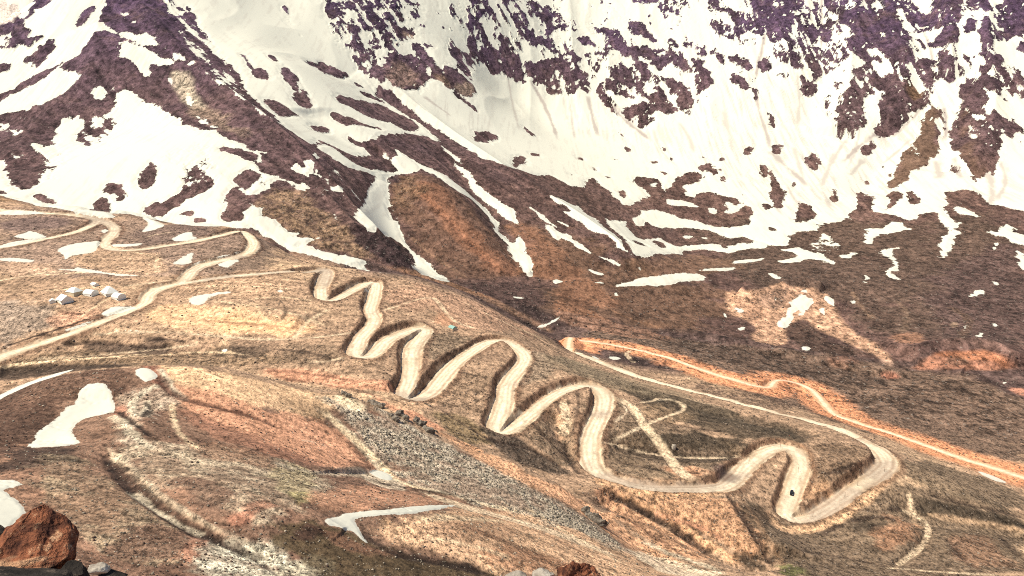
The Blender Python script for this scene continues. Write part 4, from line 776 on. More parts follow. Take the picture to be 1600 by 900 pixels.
# broad natural mottling of every soil
_wash = fbm(GX / 26.0 + 0.4 * GY / 26.0, GY / 5.0 - 0.5 * GX / 26.0, 1.0, 5, 361, 0.62)
SOIL *= np.clip(1 + 0.22 * _n2 + 0.25 * _n3 + 0.35 * _wash * (GR < 1100), 0.45, 1.7)[..., None]
SOIL *= np.array([0.985, 1.0, 0.97], np.float32)
_lum = SOIL.mean(-1, keepdims=True)
_low = (GR < 1000)[..., None]
SOIL = np.where(_low, (_lum + (SOIL - _lum) * 0.86) * np.where(is_near, 1.10, 1.16)[..., None] * np.clip(_lum / 0.24, 0.2, 2.2) ** 0.25, SOIL)
_rill = sstep(0.55, 0.8, fbm(GX / 20.0 + 0.5 * GY / 20.0, GY / 6.0 - 0.45 * GX / 20.0, 1.0, 4, 363, 0.6, True)) * (GR < 1100)
SOIL = SOIL * (1 - 0.45 * _rill)[..., None]
Z -= 0.25 * _rill * (GR > 130)
# roads: pale dust, worn wheel lanes, stony shoulders; the outermost leg is cut in raw orange earth
_dust = lin((238, 219, 186)); _shld = lin((192, 165, 133)); _red = lin((222, 172, 132)); _redl = lin((240, 212, 176))
_leg = ROAD_XY[4][0]; _tip = np.array([raycast(893, 546)[0, :2], raycast(1203, 598)[0, :2]])
_i0 = int(np.argmin(((_leg - _tip[0]) ** 2).sum(1)))
RED_LEG = _leg[_i0:]
_rd = np.full((NA, NR), 99.0, np.float32)
si, sj = near_window(RED_LEG[:, 0], RED_LEG[:, 1], 26)
_rd[si, sj] = line_dist(GX[si, sj], GY[si, sj], RED_LEG[::3])[0]
rw = sstep(13, 8, _rd + _fn * 3.5) if False else 1 - sstep(17, 33, _rd + _fn * 6.0)
SOIL = mixc(SOIL, lin((222, 152, 108)), rw * 0.97).astype(np.float32)
tr = 1 - sstep(-0.6, 0.5, TRACKD + _fn * 0.5)
SOIL = mixc(SOIL, lin((214, 186, 150)), tr * 0.8 * sstep(-0.9, 0.0, _n3 + _n2))
rt = 1 - sstep(-0.8, 0.6, ROADD + _n3 * 0.8)
lane = 1 - sstep(1.5, 4.2, LANED + _n3 * 1.3)
ruts = 0.5 + 0.5 * np.cos(LANED * 2.1 + _n2 * 4.0 + _n1 * 3.0)
rc = mixc(np.broadcast_to(_shld, SOIL.shape), _dust, np.clip(lane * 0.55 + 0.7 * ruts * (LANED < 6.5) * sstep(-0.7, 0.1, _n2) - 0.05, 0, 1))
onred = 1 - sstep(1.0, 3.0, np.abs(_rd - LANED)); onred *= (_rd < 12)
rc = rc * (1 - onred[..., None]) + mixc(np.broadcast_to(_red, SOIL.shape), _redl, 1 - sstep(1.0, 2.4, LANED)) * onred[..., None]
rc = mixc(rc, lin((160, 138, 120)), 0.6 * sstep(0.05, 0.45, _n1 + 0.5 * _n2) * (1 - onred))
rc *= np.clip(1 + 0.12 * _n3 + 0.10 * _n2, 0.7, 1.3)[..., None]
SOIL = (SOIL * (1 - rt[..., None]) + rc * rt[..., None]).astype(np.float32)
# raw earth of cut banks and spilled fill beside the bench
edge = sstep(0.2, 0.8, ROADD) * (1 - sstep(2.0, 5.0, ROADD + _fn * 1.5)) * (1 - onred)
SOIL = mixc(SOIL, lin((112, 82, 62)), edge * 0.6)
SOIL = mixc(SOIL, lin((96, 76, 70)), 0.75 * (1 - sstep(4, 12, np.hypot(GX - raycast(1135, 745)[0, 0], GY - raycast(1135, 745)[0, 1]) + _fn * 3)))
GRAIN = GRAIN * (1 - 0.75 * rt)
# dusty avalanche streaks on the snow of the cirque
DIRT = np.zeros((NA, NR), np.float32)
_ds = fbm(GX / 5.0 + fbm(GX, GY, 300, 2, 351) * 3, GY / 75.0, 1.0, 5, 353, 0.65) * 1.9
for s, w in [("1100,120 1300,100 1340,200 1340,330 1230,350 1150,300 1080,250", 0.6), ("1340,210 1500,120 1500,200 1420,300 1320,320", 0.6), ("840,130 960,160 1080,190 1090,260 950,230 870,190", 0.45),
             ("1440,260 1540,260 1600,240 1600,330 1480,330", 0.5), ("660,150 760,170 800,230 700,190", 0.4), ("1270,-10 1310,30 1300,90 1270,60", 0.5), ("1170,60 1210,120 1200,220 1160,200", 0.5), ("1380,270 1440,230 1440,262 1390,300", 0.5)]:
    si, sj, sd = signed(parse(s), False, 40)
    DIRT[si, sj] = np.maximum(DIRT[si, sj], sstep(-22, 18, sd) * w * sstep(-0.05, 0.9, _ds[si, sj]))
DIRT = np.maximum(DIRT, (GR > 900) * 0.22 * sstep(0.1, 1.0, _ds + 0.5 * STREAK)).astype(np.float32)
_pe = (PATCH_ID >= 0) & (SNOW > 0)
DIRT = np.where(_pe, np.maximum(DIRT, (1 - sstep(0.5, 5, SNOW)) * sstep(-0.2, 0.6, SN * 0.5) * 0.55), DIRT).astype(np.float32)
for s, wd, k in [("1197,50 1187,92 1178,132", 3.5, .7), ("1180,138 1185,172 1196,205 1205,235", 3, .6), ("826,122 848,158 862,190 872,220", 3, .6), ("890,160 894,190 898,218", 2.5, .5), ("918,148 926,185 936,214", 3, .6), ("940,142 965,178 998,205 1022,222", 3.5, .7), ("962,165 988,196 1016,216", 2.5, .5), ("1283,-10 1284,40 1283,80", 2.5, .6), ("1430,10 1452,72 1462,112", 2.5, .6), ("1475,165 1478,190 1477,222", 3.5, .7), ("1505,150 1512,198 1520,240", 3, .7), ("1200,235 1238,268 1264,292", 5, .6), ("1316,255 1342,228 1372,208 1402,180", 3.5, .75), ("1328,275 1350,248", 4, .5), ("1240,228 1256,282", 3, .4), ("1280,286 1298,325", 4, .5), ("1304,238 1290,272", 3, .4), ("1392,216 1436,178 1456,140", 3, .6), ("1540,262 1552,300 1546,322", 4, .5), ("1562,250 1575,285 1555,315", 3, .5), ("1462,250 1470,280", 5, .5), ("1490,245 1502,280", 4, .5), ("1230,290 1240,312 1252,318", 3, .5), ("1100,262 1090,290", 2.5, .3), ("1060,190 1080,220 1085,240", 3, .4), ("1130,170 1140,210 1150,240", 3, .35), ("1380,255 1405,235 1425,215", 3, .5), ("1325,215 1300,250 1280,300", 3, .45), ("1345,190 1340,225 1325,262", 2.5, .4), ("790,100 800,160 812,205", 2.5, .4), ("660,150 690,170 705,182", 2.5, .5), ("1245,110 1250,160 1246,200", 2.5, .4), ("1020,200 1030,235 1060,262", 2.5, .35)]:
    P_ = raycast(*np.array(densify(chaikin(parse(s), 2), 8)).T)[:, :2]
    si, sj = near_window(P_[:, 0], P_[:, 1], wd * 4)
    d_, p_ = line_dist(GX[si, sj], GY[si, sj], P_)
    e_ = sstep(0, 0.2, p_ / (len(P_) - 1)) * sstep(0, 0.25, 1 - p_ / (len(P_) - 1))
    DIRT[si, sj] = np.maximum(DIRT[si, sj], min(1.0, k * 1.5) * e_ * (1 - sstep(0.3 * wd, 2.2 * wd, d_ + _brk[si, sj] * wd * 0.8 + STREAK[si, sj] * wd * 0.7)))
_rm = (GR > 1000) & (SNOW < 4)
SOIL = np.where(_rm[..., None], SOIL * np.clip(1 + 0.35 * _led - 0.45 * sstep(0.45, 0.8, _crk) * _cz, 0.4, 1.6)[..., None], SOIL).astype(np.float32)
# rock faces stand rough, snow lies smooth
_rk = 1 - sstep(-2, 2, SNOW)
Z += _rk * sstep(900, 1300, GR) * (fbm(GX, GY * 0.7, 24, 4, 371, 0.6, True) * 2.2)
Z += _rk * sstep(1700, 2100, GR) * sstep(-120, 0, Z) * fbm(GX, GY * 0.4, 60, 5, 381, 0.6, True) * 8
# ------------------------------------------------------------------ materials
S = bpy.context.scene
C = S.collection
class NT:
    def __init__(s, name):
        s.m = bpy.data.materials.new(name); s.m.use_nodes = True; s.t = s.m.node_tree; s.t.nodes.clear()
        s.out = s.n('ShaderNodeOutputMaterial'); s.b = s.n('ShaderNodeBsdfPrincipled')
        s.l(s.b.outputs[0], s.out.inputs['Surface'])
        s.b.inputs['Roughness'].default_value = 0.95; s.b.inputs['Specular IOR Level'].default_value = 0.15
    def n(s, t, **k):
        x = s.t.nodes.new(t)
        for a, v in k.items(): setattr(x, a, v)
        return x
    def l(s, a, b): s.t.links.new(a, b)
    def attr(s, name): return s.n('ShaderNodeAttribute', attribute_name=name)
    def noise(s, scale, detail=4, rough=0.6, vec=None, dist=0.0):
        x = s.n('ShaderNodeTexNoise'); x.inputs['Scale'].default_value = scale; x.inputs['Detail'].default_value = detail
        x.inputs['Roughness'].default_value = rough; x.inputs['Distortion'].default_value = dist
        if vec is not None: s.l(vec, x.inputs['Vector'])
        return x.outputs['Fac']
    def math(s, op, a, b=None, c=None, clamp=False):
        x = s.n('ShaderNodeMath', operation=op); x.use_clamp = clamp
        for i, v in enumerate((a, b, c)):
            if v is None: continue
            if isinstance(v, (int, float)): x.inputs[i].default_value = v
            else: s.l(v, x.inputs[i])
        return x.outputs[0]
    def rng(s, v, a, b, c, d, smooth=True):
        x = s.n('ShaderNodeMapRange', interpolation_type='SMOOTHSTEP' if smooth else 'LINEAR')
        s.l(v, x.inputs[0])
        for i, q in enumerate((a, b, c, d)):
            if isinstance(q, (int, float)): x.inputs[1 + i].default_value = q
            else: s.l(q, x.inputs[1 + i])
        return x.outputs[0]
    def mix(s, f, a, b, mode='MIX'):
        x = s.n('ShaderNodeMix', data_type='RGBA', blend_type=mode)
        for i, v in ((0, f), (6, a), (7, b)):
            if isinstance(v, (int, float)): x.inputs[i].default_value = v
            elif isinstance(v, (tuple, list)): x.inputs[i].default_value = (*v[:3], 1)
            else: s.l(v, x.inputs[i])
        return x.outputs[2]
    def bump(s, h, dist, strength=1.0):
        x = s.n('ShaderNodeBump'); x.inputs['Distance'].default_value = dist
        if isinstance(strength, (int, float)): x.inputs['Strength'].default_value = strength
        else: s.l(strength, x.inputs['Strength'])
        s.l(h, x.inputs['Height']); s.l(x.outputs[0], s.b.inputs['Normal'])

def land_material(name, base_wl, bump_d):
    """Stony ground: vertex soil colour, grain of many stone sizes, ragged snow."""
    q = NT(name); co0 = q.n('ShaderNodeTexCoord').outputs['Object']
    mp = q.n('ShaderNodeMapping'); mp.inputs['Scale'].default_value = (1.0, 0.55, 1.0); q.l(co0, mp.inputs['Vector']); co = mp.outputs[0]
    soil = q.attr('soil').outputs['Color']; grain = q.attr('grain').outputs['Fac']
    snow = q.attr('snow').outputs['Fac']; dirt = q.attr('dirt').outputs['Fac']
    n1 = q.noise(1.0 / base_wl, 5, 0.86, co)
    n2 = q.noise(2.7 / base_wl, 4, 0.86, co)
    # light and dark stones
    g = q.math('MULTIPLY', q.math('SUBTRACT', n1, 0.5), grain)
    amp = q.math('MULTIPLY_ADD', g, 8.0, 1.04)
    vo = q.n('ShaderNodeTexVoronoi'); vo.inputs['Scale'].default_value = 2.6 / base_wl; vo.inputs['Randomness'].default_value = 1.0
    q.l(co, vo.inputs['Vector']); sp = q.n('ShaderNodeSeparateColor'); q.l(vo.outputs['Color'], sp.inputs[0])
    vo2 = q.n('ShaderNodeTexVoronoi'); vo2.inputs['Scale'].default_value = 5.5 / base_wl; q.l(co, vo2.inputs['Vector']); sp2 = q.n('ShaderNodeSeparateColor'); q.l(vo2.outputs['Color'], sp2.inputs[0])
    vg = q.math('MULTIPLY', q.math('SUBTRACT', q.math('ADD', sp.outputs[0], sp2.outputs[1]), 1.0), q.math('MULTIPLY', grain, 0.75))
    amp = q.math('ADD', amp, vg)
    amp = q.math('MAXIMUM', q.math('MINIMUM', amp, 2.0), 0.28)
    col = q.mix(1.0, soil, amp, 'MULTIPLY')
    dark = q.rng(q.math('MULTIPLY_ADD', grain, 0.07, n2), 0.63, 0.70, 0.0, 0.55)
    col = q.mix(dark, col, (0.035, 0.026, 0.022))
    lite = q.rng(q.math('SUBTRACT', q.math('MULTIPLY', grain, 0.085), n2), -0.33, -0.27, 0.0, 0.6)
    col = q.mix(lite, col, (0.5, 0.43, 0.34))
    n2c = q.math('SUBTRACT', n2, 0.5)
    cub = q.math('MULTIPLY', q.math('MULTIPLY', n2c, q.math('MULTIPLY', n2c, n2c)), 420.0)
    sf = q.rng(q.math('ADD', q.math('ADD', snow, cub), q.math('MULTIPLY', q.math('SUBTRACT', n1, 0.5), 9.0)), -0.5, 0.5, 0.0, 1.0)
    sc = q.mix(q.math('MULTIPLY', dirt, 0.8), (0.74, 0.70, 0.555), (0.36, 0.28, 0.24))
    q.l(q.mix(sf, col, sc), q.b.inputs['Base Color'])
    q.bump(q.math('MULTIPLY_ADD', sp.outputs[0], 0.12, n1), bump_d, q.math('MULTIPLY', q.math('SUBTRACT', 1.0, sf), q.math('MULTIPLY_ADD', grain, 0.6, 0.15), None, True))
    return q.m
M_NEAR = land_material('stony soil', 1.5, 0.6)
M_MID = land_material('dusty hillside soil', 3.0, 0.9)
M_FAR = land_material('mountain rock and snow', 10.0, 5.0)

# ------------------------------------------------------------------ the land as separate pieces that share their borders exactly
_P = np.stack([GX, GY, Z], -1)
_du = np.empty_like(_P); _dv = np.empty_like(_P)
_du[1:-1] = _P[2:] - _P[:-2]; _du[0] = _P[1] - _P[0]; _du[-1] = _P[-1] - _P[-2]
_dv[:, 1:-1] = _P[:, 2:] - _P[:, :-2]; _dv[:, 0] = _P[:, 1] - _P[:, 0]; _dv[:, -1] = _P[:, -1] - _P[:, -2]
NRM = np.cross(_du, _dv); NRM /= np.linalg.norm(NRM, axis=-1, keepdims=True) + 1e-12
NRM[NRM[..., 2] < 0] *= -1
IDX = np.arange(NA * NR).reshape(NA, NR)
QUADS = np.stack([IDX[:-1, :-1], IDX[1:, :-1], IDX[1:, 1:], IDX[:-1, 1:]], -1).reshape(-1, 4)
def at_face(a): return (a[:-1, :-1] + a[1:, :-1] + a[1:, 1:] + a[:-1, 1:]) / 4.0
VFLAT, NFLAT = _P.reshape(-1, 3), NRM.reshape(-1, 3)
ATTR = {'soil': np.concatenate([SOIL, np.ones((NA, NR, 1), np.float32)], -1).reshape(-1, 4), 'grain': GRAIN.ravel(), 'snow': SNOW.ravel(), 'dirt': DIRT.ravel()}
def land_piece(name, mask, mat):
    f = QUADS[mask]
    if len(f) == 0: return None
    used, inv = np.unique(f.ravel(), return_inverse=True)
    me = bpy.data.meshes.new(name)
    me.vertices.add(len(used)); me.vertices.foreach_set('co', VFLAT[used].astype(np.float32).ravel())
    me.loops.add(len(f) * 4); me.loops.foreach_set('vertex_index', inv.astype(np.int32).ravel())
    me.polygons.add(len(f)); me.polygons.foreach_set('loop_start', np.arange(0, len(f) * 4, 4, dtype=np.int32))
    me.polygons.foreach_set('use_smooth', np.ones(len(f), bool))
    me.update(calc_edges=True)
    for k, v in ATTR.items():
        a = me.attributes.new(k, 'FLOAT_COLOR' if k == 'soil' else 'FLOAT', 'POINT')
        a.data.foreach_set('color' if k == 'soil' else 'value', v[used].astype(np.float32).ravel())
    me.normals_split_custom_set_from_vertices(NFLAT[used].astype(np.float32))
    me.materials.append(mat)
    o = bpy.data.objects.new(name, me); C.objects.link(o)
    return o
fr = at_face(GR); fs = at_face(SNOW); fm = at_face(MSNOW); froad = at_face(ROADD); ftrack = at_face(TRACKD)
fpid = PATCH_ID[:-1, :-1]
f_near = fr < NCREST_R[:-1, None] + 12
f_mtn = fr > CREST_R[:-1, None] + 12
f_patch = (fpid >= 0) & (fs > -0.5)
def largest(mask):
    """Keep the biggest connected piece of a small face mask."""
    cells = set(zip(*np.nonzero(mask))); best = []
    while cells:
        st = [cells.pop()]; comp = []
        while st:
            a, b = st.pop(); comp.append((a, b))
            for q in ((a + 1, b), (a - 1, b), (a, b + 1), (a, b - 1)):
                if q in cells: cells.remove(q); st.append(q)
        if len(comp) > len(best): best = comp
    out = np.zeros_like(mask)
    if best: out[tuple(np.array(best).T)] = True
    return out
_keep = np.zeros_like(f_patch)
for k in range(len(PATCHES)): _keep |= largest(f_patch & (fpid == k))
f_patch = _keep
f_road = (froad < 0) & ~f_patch & (fr > 300)
f_track = (ftrack < 0) & ~f_road & ~f_patch & (fr > 300)
f_snow = (fm > 0) & ~f_patch & (fr > 700)
rest = ~(f_patch | f_road | f_track | f_snow)
def structure(o):
    if o: o['kind'] = 'structure'
structure(land_piece('foreground_hill', (rest & f_near).ravel(), M_NEAR))
structure(land_piece('hillside', (rest & ~f_near & ~f_mtn).ravel(), M_MID))
structure(land_piece('mountain', (rest & ~f_near & f_mtn).ravel(), M_FAR))
structure(land_piece('road', f_road.ravel(), M_MID))
structure(land_piece('dirt_path', f_track.ravel(), M_MID))
o = land_piece('snow', f_snow.ravel(), M_FAR)
if o: o['kind'] = 'stuff'
for k, (s, rag, lab) in enumerate(PATCHES):
    near = k >= 24
    o = land_piece('snow_patch', (f_patch & (fpid == k)).ravel(), M_NEAR if near else M_MID)
    if o:
        o['label'] = lab; o['category'] = 'snow patch'
        o['group'] = 'snow patches on the near hill' if near else 'snow patches along the road hillside'
# ------------------------------------------------------------------ things
random.seed(7); RNG = np.random.default_rng(7)
import bmesh
def plain(name, rgb, rough=0.8, var=0.25, wl=1.0, bump=0.0, metal=0.0):
    q = NT(name); co = q.n('ShaderNodeTexCoord').outputs['Object']
    n = q.noise(1.0 / wl, 5, 0.65, co)
    c = q.mix(1.0, tuple(rgb), q.rng(n, 0.3, 0.7, 1 - var, 1 + var), 'MULTIPLY')
    q.l(c, q.b.inputs['Base Color']); q.b.inputs['Roughness'].default_value = rough; q.b.inputs['Metallic'].default_value = metal
    if bump: q.bump(n, bump)
    return q.m
def rock_material(name, base, light, dark, wl, bump, bands=0.0):
    q = NT(name); co = q.n('ShaderNodeTexCoord').outputs['Object']
    n = q.noise(1.0 / wl, 6, 0.68, co); n2 = q.noise(2.6 / wl, 5, 0.7, co)
    c = q.mix(q.rng(n, 0.35, 0.6, 0, 1), tuple(dark), tuple(base))
    c = q.mix(q.rng(n2, 0.55, 0.68, 0, 1), c, tuple(light))
    h = q.math('ADD', n, q.math('MULTIPLY', n2, 0.5))
    if bands:
        mp = q.n('ShaderNodeMapping'); mp.inputs['Rotation'].default_value = (0.5, -0.55, 0.3); mp.inputs['Scale'].default_value = (0.25, 0.6, 1.6)
        q.l(co, mp.inputs['Vector'])
        b = q.noise(bands, 4, 0.6, mp.outputs[0], 0.6)
        c = q.mix(q.rng(b, 0.54, 0.62, 0, 0.75), c, tuple(light)); c = q.mix(q.rng(b, 0.36, 0.44, 0.85, 0.0), c, tuple(dark))
        h = q.math('ADD', h, q.math('MULTIPLY', b, 0.8))
    q.l(c, q.b.inputs['Base Color']); q.bump(h, bump); return q.m
def link_mesh(name, bm, mat, parent=None, smooth=False):
    me = bpy.data.meshes.new(name); bm.to_mesh(me); bm.free(); me.materials.append(mat)
    if smooth: me.polygons.foreach_set('use_smooth', np.ones(len(me.polygons), bool))
    o = bpy.data.objects.new(name, me); C.objects.link(o)
    if parent: o.parent = parent
    return o
def thing(name, label, cat, loc, rz=0.0, group=None):
    o = bpy.data.objects.new(name, None); C.objects.link(o); o.location = loc; o.rotation_euler = (0, 0, rz)
    o.empty_display_size = 0.2; o['label'] = label; o['category'] = cat
    if group: o['group'] = group
    return o
def tag(o, label, cat, group=None):
    o['label'] = label; o['category'] = cat
    if group: o['group'] = group
    return o
def box(bm, x0, x1, y0, y1, z0, z1):
    v = [bm.verts.new(p) for p in ((x0,y0,z0),(x1,y0,z0),(x1,y1,z0),(x0,y1,z0),(x0,y0,z1),(x1,y0,z1),(x1,y1,z1),(x0,y1,z1))]
    for f in ((3,2,1,0),(4,5,6,7),(0,1,5,4),(1,2,6,5),(2,3,7,6),(3,0,4,7)): bm.faces.new([v[i] for i in f])
    return v
def prism(bm, pts, x0, x1):
    """Outline in the y-z plane pushed along x."""
    a = [bm.verts.new((x0, y, z)) for y, z in pts]; b = [bm.verts.new((x1, y, z)) for y, z in pts]; n = len(pts)
    bm.faces.new(a[::-1]); bm.faces.new(b)
    for i in range(n): bm.faces.new((a[i], a[(i + 1) % n], b[(i + 1) % n], b[i]))
def noise3(p, s):
    from mathutils import noise as mn
    return mn.noise(p * s)
def rock_bm(size, seed, sub=4, cuts=14, rough=0.12, stretch=(1, 1, 1), spike=0.0, layer=0.0):
    from mathutils import noise as mn
    rnd = random.Random(seed)
    bm = bmesh.new(); bmesh.ops.create_icosphere(bm, subdivisions=sub, radius=1.0)
    planes = []
    for _ in range(cuts):
        d = Vector((rnd.gauss(0, 1), rnd.gauss(0, 1), rnd.gauss(0, 1))).normalized()
        planes.append((d, rnd.uniform(0.55, 0.85)))
    off = Vector((rnd.uniform(-50, 50), rnd.uniform(-50, 50), rnd.uniform(-50, 50)))
    for v in bm.verts:
        p = v.co.copy()
        for d, h in planes:
            e = p.dot(d) - h
            if e > 0: p -= d * e * 0.94
        f = mn.fractal(p * 1.7 + off, 0.7, 2.1, 5)
        p *= 1 + rough * f
        if spike: p *= 1 + spike * abs(mn.noise(Vector((p.x * 2.2, p.y * 2.2, p.z * 0.6)) + off)) * (1.6 if p.z > 0 else 0.6)
        v.co = Vector((p.x * size * stretch[0], p.y * size * stretch[1], p.z * size * stretch[2]))
    if layer:
        for v in bm.verts:
            t = v.co.dot(Vector((0.35, -0.25, 0.9))) / size
            v.co *= 1 + layer * (mn.noise(Vector((t * 7, 0.3, seed))) + 0.5 * mn.noise(Vector((t * 17, 4.3, seed))))
    return bm

# --- the boulder and stones on the edge of the pass, right before the camera
R_RED = rock_material('red banded rock', (0.33, 0.12, 0.058), (0.62, 0.36, 0.20), (0.06, 0.024, 0.016), 0.13, 0.07, 5.0)
R_DARK = rock_material('dark lichen rock', (0.045, 0.036, 0.028), (0.12, 0.09, 0.065), (0.02, 0.016, 0.012), 0.15, 0.03)
R_PALE = rock_material('pale limestone', (0.50, 0.43, 0.33), (0.66, 0.60, 0.48), (0.26, 0.21, 0.16), 0.10, 0.015)
def at_px(u, v, r):
    az, sl, _ = ray(u, v)
    return Vector((r * math.sin(az), r * math.cos(az), r * float(sl)))
def set_rock(name, u, v, r, size, seed, mat, label, cat, stretch=(1, 1, 1), rot=(0, 0, 0), **k):
    """A rock whose middle shows at a spot of the picture; its foot is let into the ground of the ledge."""
    c = at_px(u, v, r)
    o = link_mesh(name, rock_bm(size, seed, stretch=stretch, **k), mat, None, False)
    o.location = c; o.rotation_euler = rot
    o.data.polygons.foreach_set('use_smooth', np.ones(len(o.data.polygons), bool))
    return tag(o, label, cat)
def hull_rock(pts, k):
    """Angular boulder: hull of surveyed corners, then broken up by bedding and noise."""
    from mathutils import noise as mn
    bm = bmesh.new()
    for x, z, y in pts: bm.verts.new(((x - 45) * k, y, (850 - z) * k))
    r = bmesh.ops.convex_hull(bm, input=bm.verts[:])
    bmesh.ops.delete(bm, geom=[g for g in set(r['geom_interior'] + r['geom_unused']) if isinstance(g, bmesh.types.BMVert)], context='VERTS')
    for _ in range(6):
        bmesh.ops.triangulate(bm, faces=bm.faces[:])
        ed = [e for e in bm.edges if e.calc_length() > 0.007]
        if not ed or len(bm.verts) > 60000: break
        bmesh.ops.subdivide_edges(bm, edges=ed, cuts=1, use_grid_fill=True)
    bmesh.ops.triangulate(bm, faces=bm.faces[:])
    for _ in range(4): bmesh.ops.smooth_vert(bm, verts=bm.verts[:], factor=0.5, use_axis_x=True, use_axis_y=True, use_axis_z=True)
    bm.normal_update()
    for v in bm.verts:
        p = v.co; t = p.dot(Vector((-0.45, -0.35, 0.85)))
        bed = mn.noise(Vector((t * 26, p.x * 3, p.y * 3))) * 0.013 + abs(mn.noise(Vector((t * 60, p.x * 7, 2.0)))) * -0.008
        v.co = p + v.normal * (bed + mn.fractal(p * 14, 0.8, 2.1, 5) * 0.012)
    return bm
_b = [(-30,880,-.10),(12,893,-.12),(30,889,-.13),(60,869,-.13),(100,858,-.08),(0,845,0),(18,827,.05),(35,812,.1),(54,798,.12),(70,795,.14),(80,803,.12),(92,820,.06),
      (112,835,.08),(118,855,.08),(115,884,.08),(-20,925,.1),(30,925,.04),(95,922,.07),(40,850,.3),(90,850,.28),(-25,870,.25)]
o = link_mesh('boulder', hull_rock(_b, 3.75 / 1400 * 0.93), R_RED, None, True); o.location = at_px(44, 862, 3.75); o.rotation_euler = (0, 0, math.radians(28))
tag(o, 'large rust-red banded boulder in the bottom corner, its underside black', 'boulder')
set_rock('rock', 118, 898, 3.6, 0.06, 5, R_DARK, 'small dark stone tucked under the red boulder', 'rock', (1.2, 1, 0.8), (0, 0.4, 0))
set_rock('rock', 62, 926, 3.5, 0.15, 15, R_DARK, 'black jagged rock added to darken the shade below the red boulder', 'rock', (1.5, 1, 0.6), (0, 0.2, 0))  # added dark rock stands in for the boulder's shaded underside
set_rock('rock', 153, 889, 3.5, 0.034, 21, R_PALE, 'small pale stone beside the red boulder', 'rock', (1.25, 1, 0.8), (0, 0.2, 0.5))
set_rock('rock', 172, 899, 3.5, 0.05, 8, R_DARK, 'dark stone under the small pale stone', 'rock', (1.4, 1, 0.6), (0, 0.3, 0))
set_rock('rock', -6, 838, 3.95, 0.05, 31, R_DARK, 'dark stone at the picture edge behind the red boulder', 'rock', (1, 1, 1))
set_rock('rock', 896, 902, 2.95, 0.088, 44, R_RED, 'rust-red knobbly rock at the bottom middle of the picture', 'rock', (1.0, 0.9, 0.72), (0.2, 0.1, 0.8), rough=0.34, sub=5, layer=0.1)
set_rock('rock', 846, 906, 2.95, 0.058, 52, R_PALE, 'grey-white smooth stone leaning on the bottom red rock', 'rock', (1.0, 0.8, 0.7), (0, -0.6, 0.2))
set_rock('rock', 806, 905, 2.95, 0.038, 57, R_PALE, 'little cream stone left of the grey-white stone', 'rock', (1.4, 1, 0.7))

# --- crags along the scree ridge
R_CRAG = rock_material('grey crag rock', (0.27, 0.225, 0.17), (0.50, 0.43, 0.33), (0.07, 0.055, 0.042), 1.6, 0.6)
def crag(px, size, seed, label, n=4, stretch=(1.25, 1.1, 0.85), spread=1.0):
    size *= 0.82; h = raycast(px[0], px[1])[0]; rnd = random.Random(seed)
    bm = bmesh.new()
    for k in range(n):
        b = rock_bm(size * rnd.uniform(0.45, 0.8), seed * 31 + k, sub=3, cuts=9, rough=0.35, stretch=(stretch[0] * rnd.uniform(0.7, 1.1), stretch[1] * 0.7, stretch[2] * rnd.uniform(0.8, 1.3)), spike=0.3)
        t = (k / max(1, n - 1) - 0.5) * 2
        dx, dy = t * size * 0.85 * spread, -t * size * 0.55 * spread + rnd.uniform(-0.3, 0.3) * size
        gz = height(h[0] + dx, h[1] + dy)[0] - h[2]
        for v in b.verts: v.co += Vector((dx, dy, gz + size * 0.12))
        me = bpy.data.meshes.new('t'); b.to_mesh(me); b.free(); bm.from_mesh(me); bpy.data.meshes.remove(me)
    # weld the blocks into one body
    o = link_mesh('rock_outcrop', bm, R_CRAG)
    m = o.modifiers.new('weld', 'REMESH'); m.mode = 'VOXEL'; m.voxel_size = size * 0.06
    dg = bpy.context.evaluated_depsgraph_get(); me = bpy.data.meshes.new_from_object(o.evaluated_get(dg))
    b = bmesh.new(); b.from_mesh(me); left = set(b.verts); comps = []
    while left:
        st = [left.pop()]; c = []
        while st:
            v = st.pop(); c.append(v)
            for e in v.link_edges:
                w_ = e.other_vert(v)
                if w_ in left: left.remove(w_); st.append(w_)
        comps.append(c)
    comps.sort(key=len)
    for c in comps[:-1]: bmesh.ops.delete(b, geom=c, context='VERTS')
    b.to_mesh(me); b.free()
    old = o.data; o.modifiers.clear(); o.data = me; bpy.data.meshes.remove(old)
    o.location = h[:3]
    return tag(o, label, 'rock outcrop', 'crags along the scree ridge')
crag((543, 620), 2.6, 3, 'uppermost small crag of the scree ridge, pale and pointed', 3)
crag((586, 633), 4.0, 4, 'broad jagged crag near the top of the scree ridge', 5)
crag((611, 650), 2.6, 5, 'small stepped crag between two bigger crags on the ridge', 3)
crag((629, 652), 3.0, 6, 'pale upright crag on the ridge below the wide hairpin', 3, (1, 1, 1.2), 0.7)
crag((661, 667), 4.2, 7, 'dark double-toothed crag halfway down the scree ridge', 4, (1.2, 1, 1.0))
crag((685, 678), 1.8, 8, 'lone small dark tooth just below the double-toothed crag', 2)
crag((926, 812), 4.6, 9, 'biggest dark crag at the lower end of the scree ridge', 6, (1.2, 1, 0.95), 0.8)
crag((668, 633), 1.4, 12, 'small boulder cluster under the lowest wide hairpin bend', 3)

# --- boulder block beside the bulldozed track
h = raycast(1053, 701)[0]
o = link_mesh('boulder', rock_bm(2.0, 77, sub=3, cuts=12), R_PALE, None, True); o.location = (h[0], h[1], h[2] + 0.9)
tag(o, 'pale block of rock beside the steep bulldozed track', 'boulder')

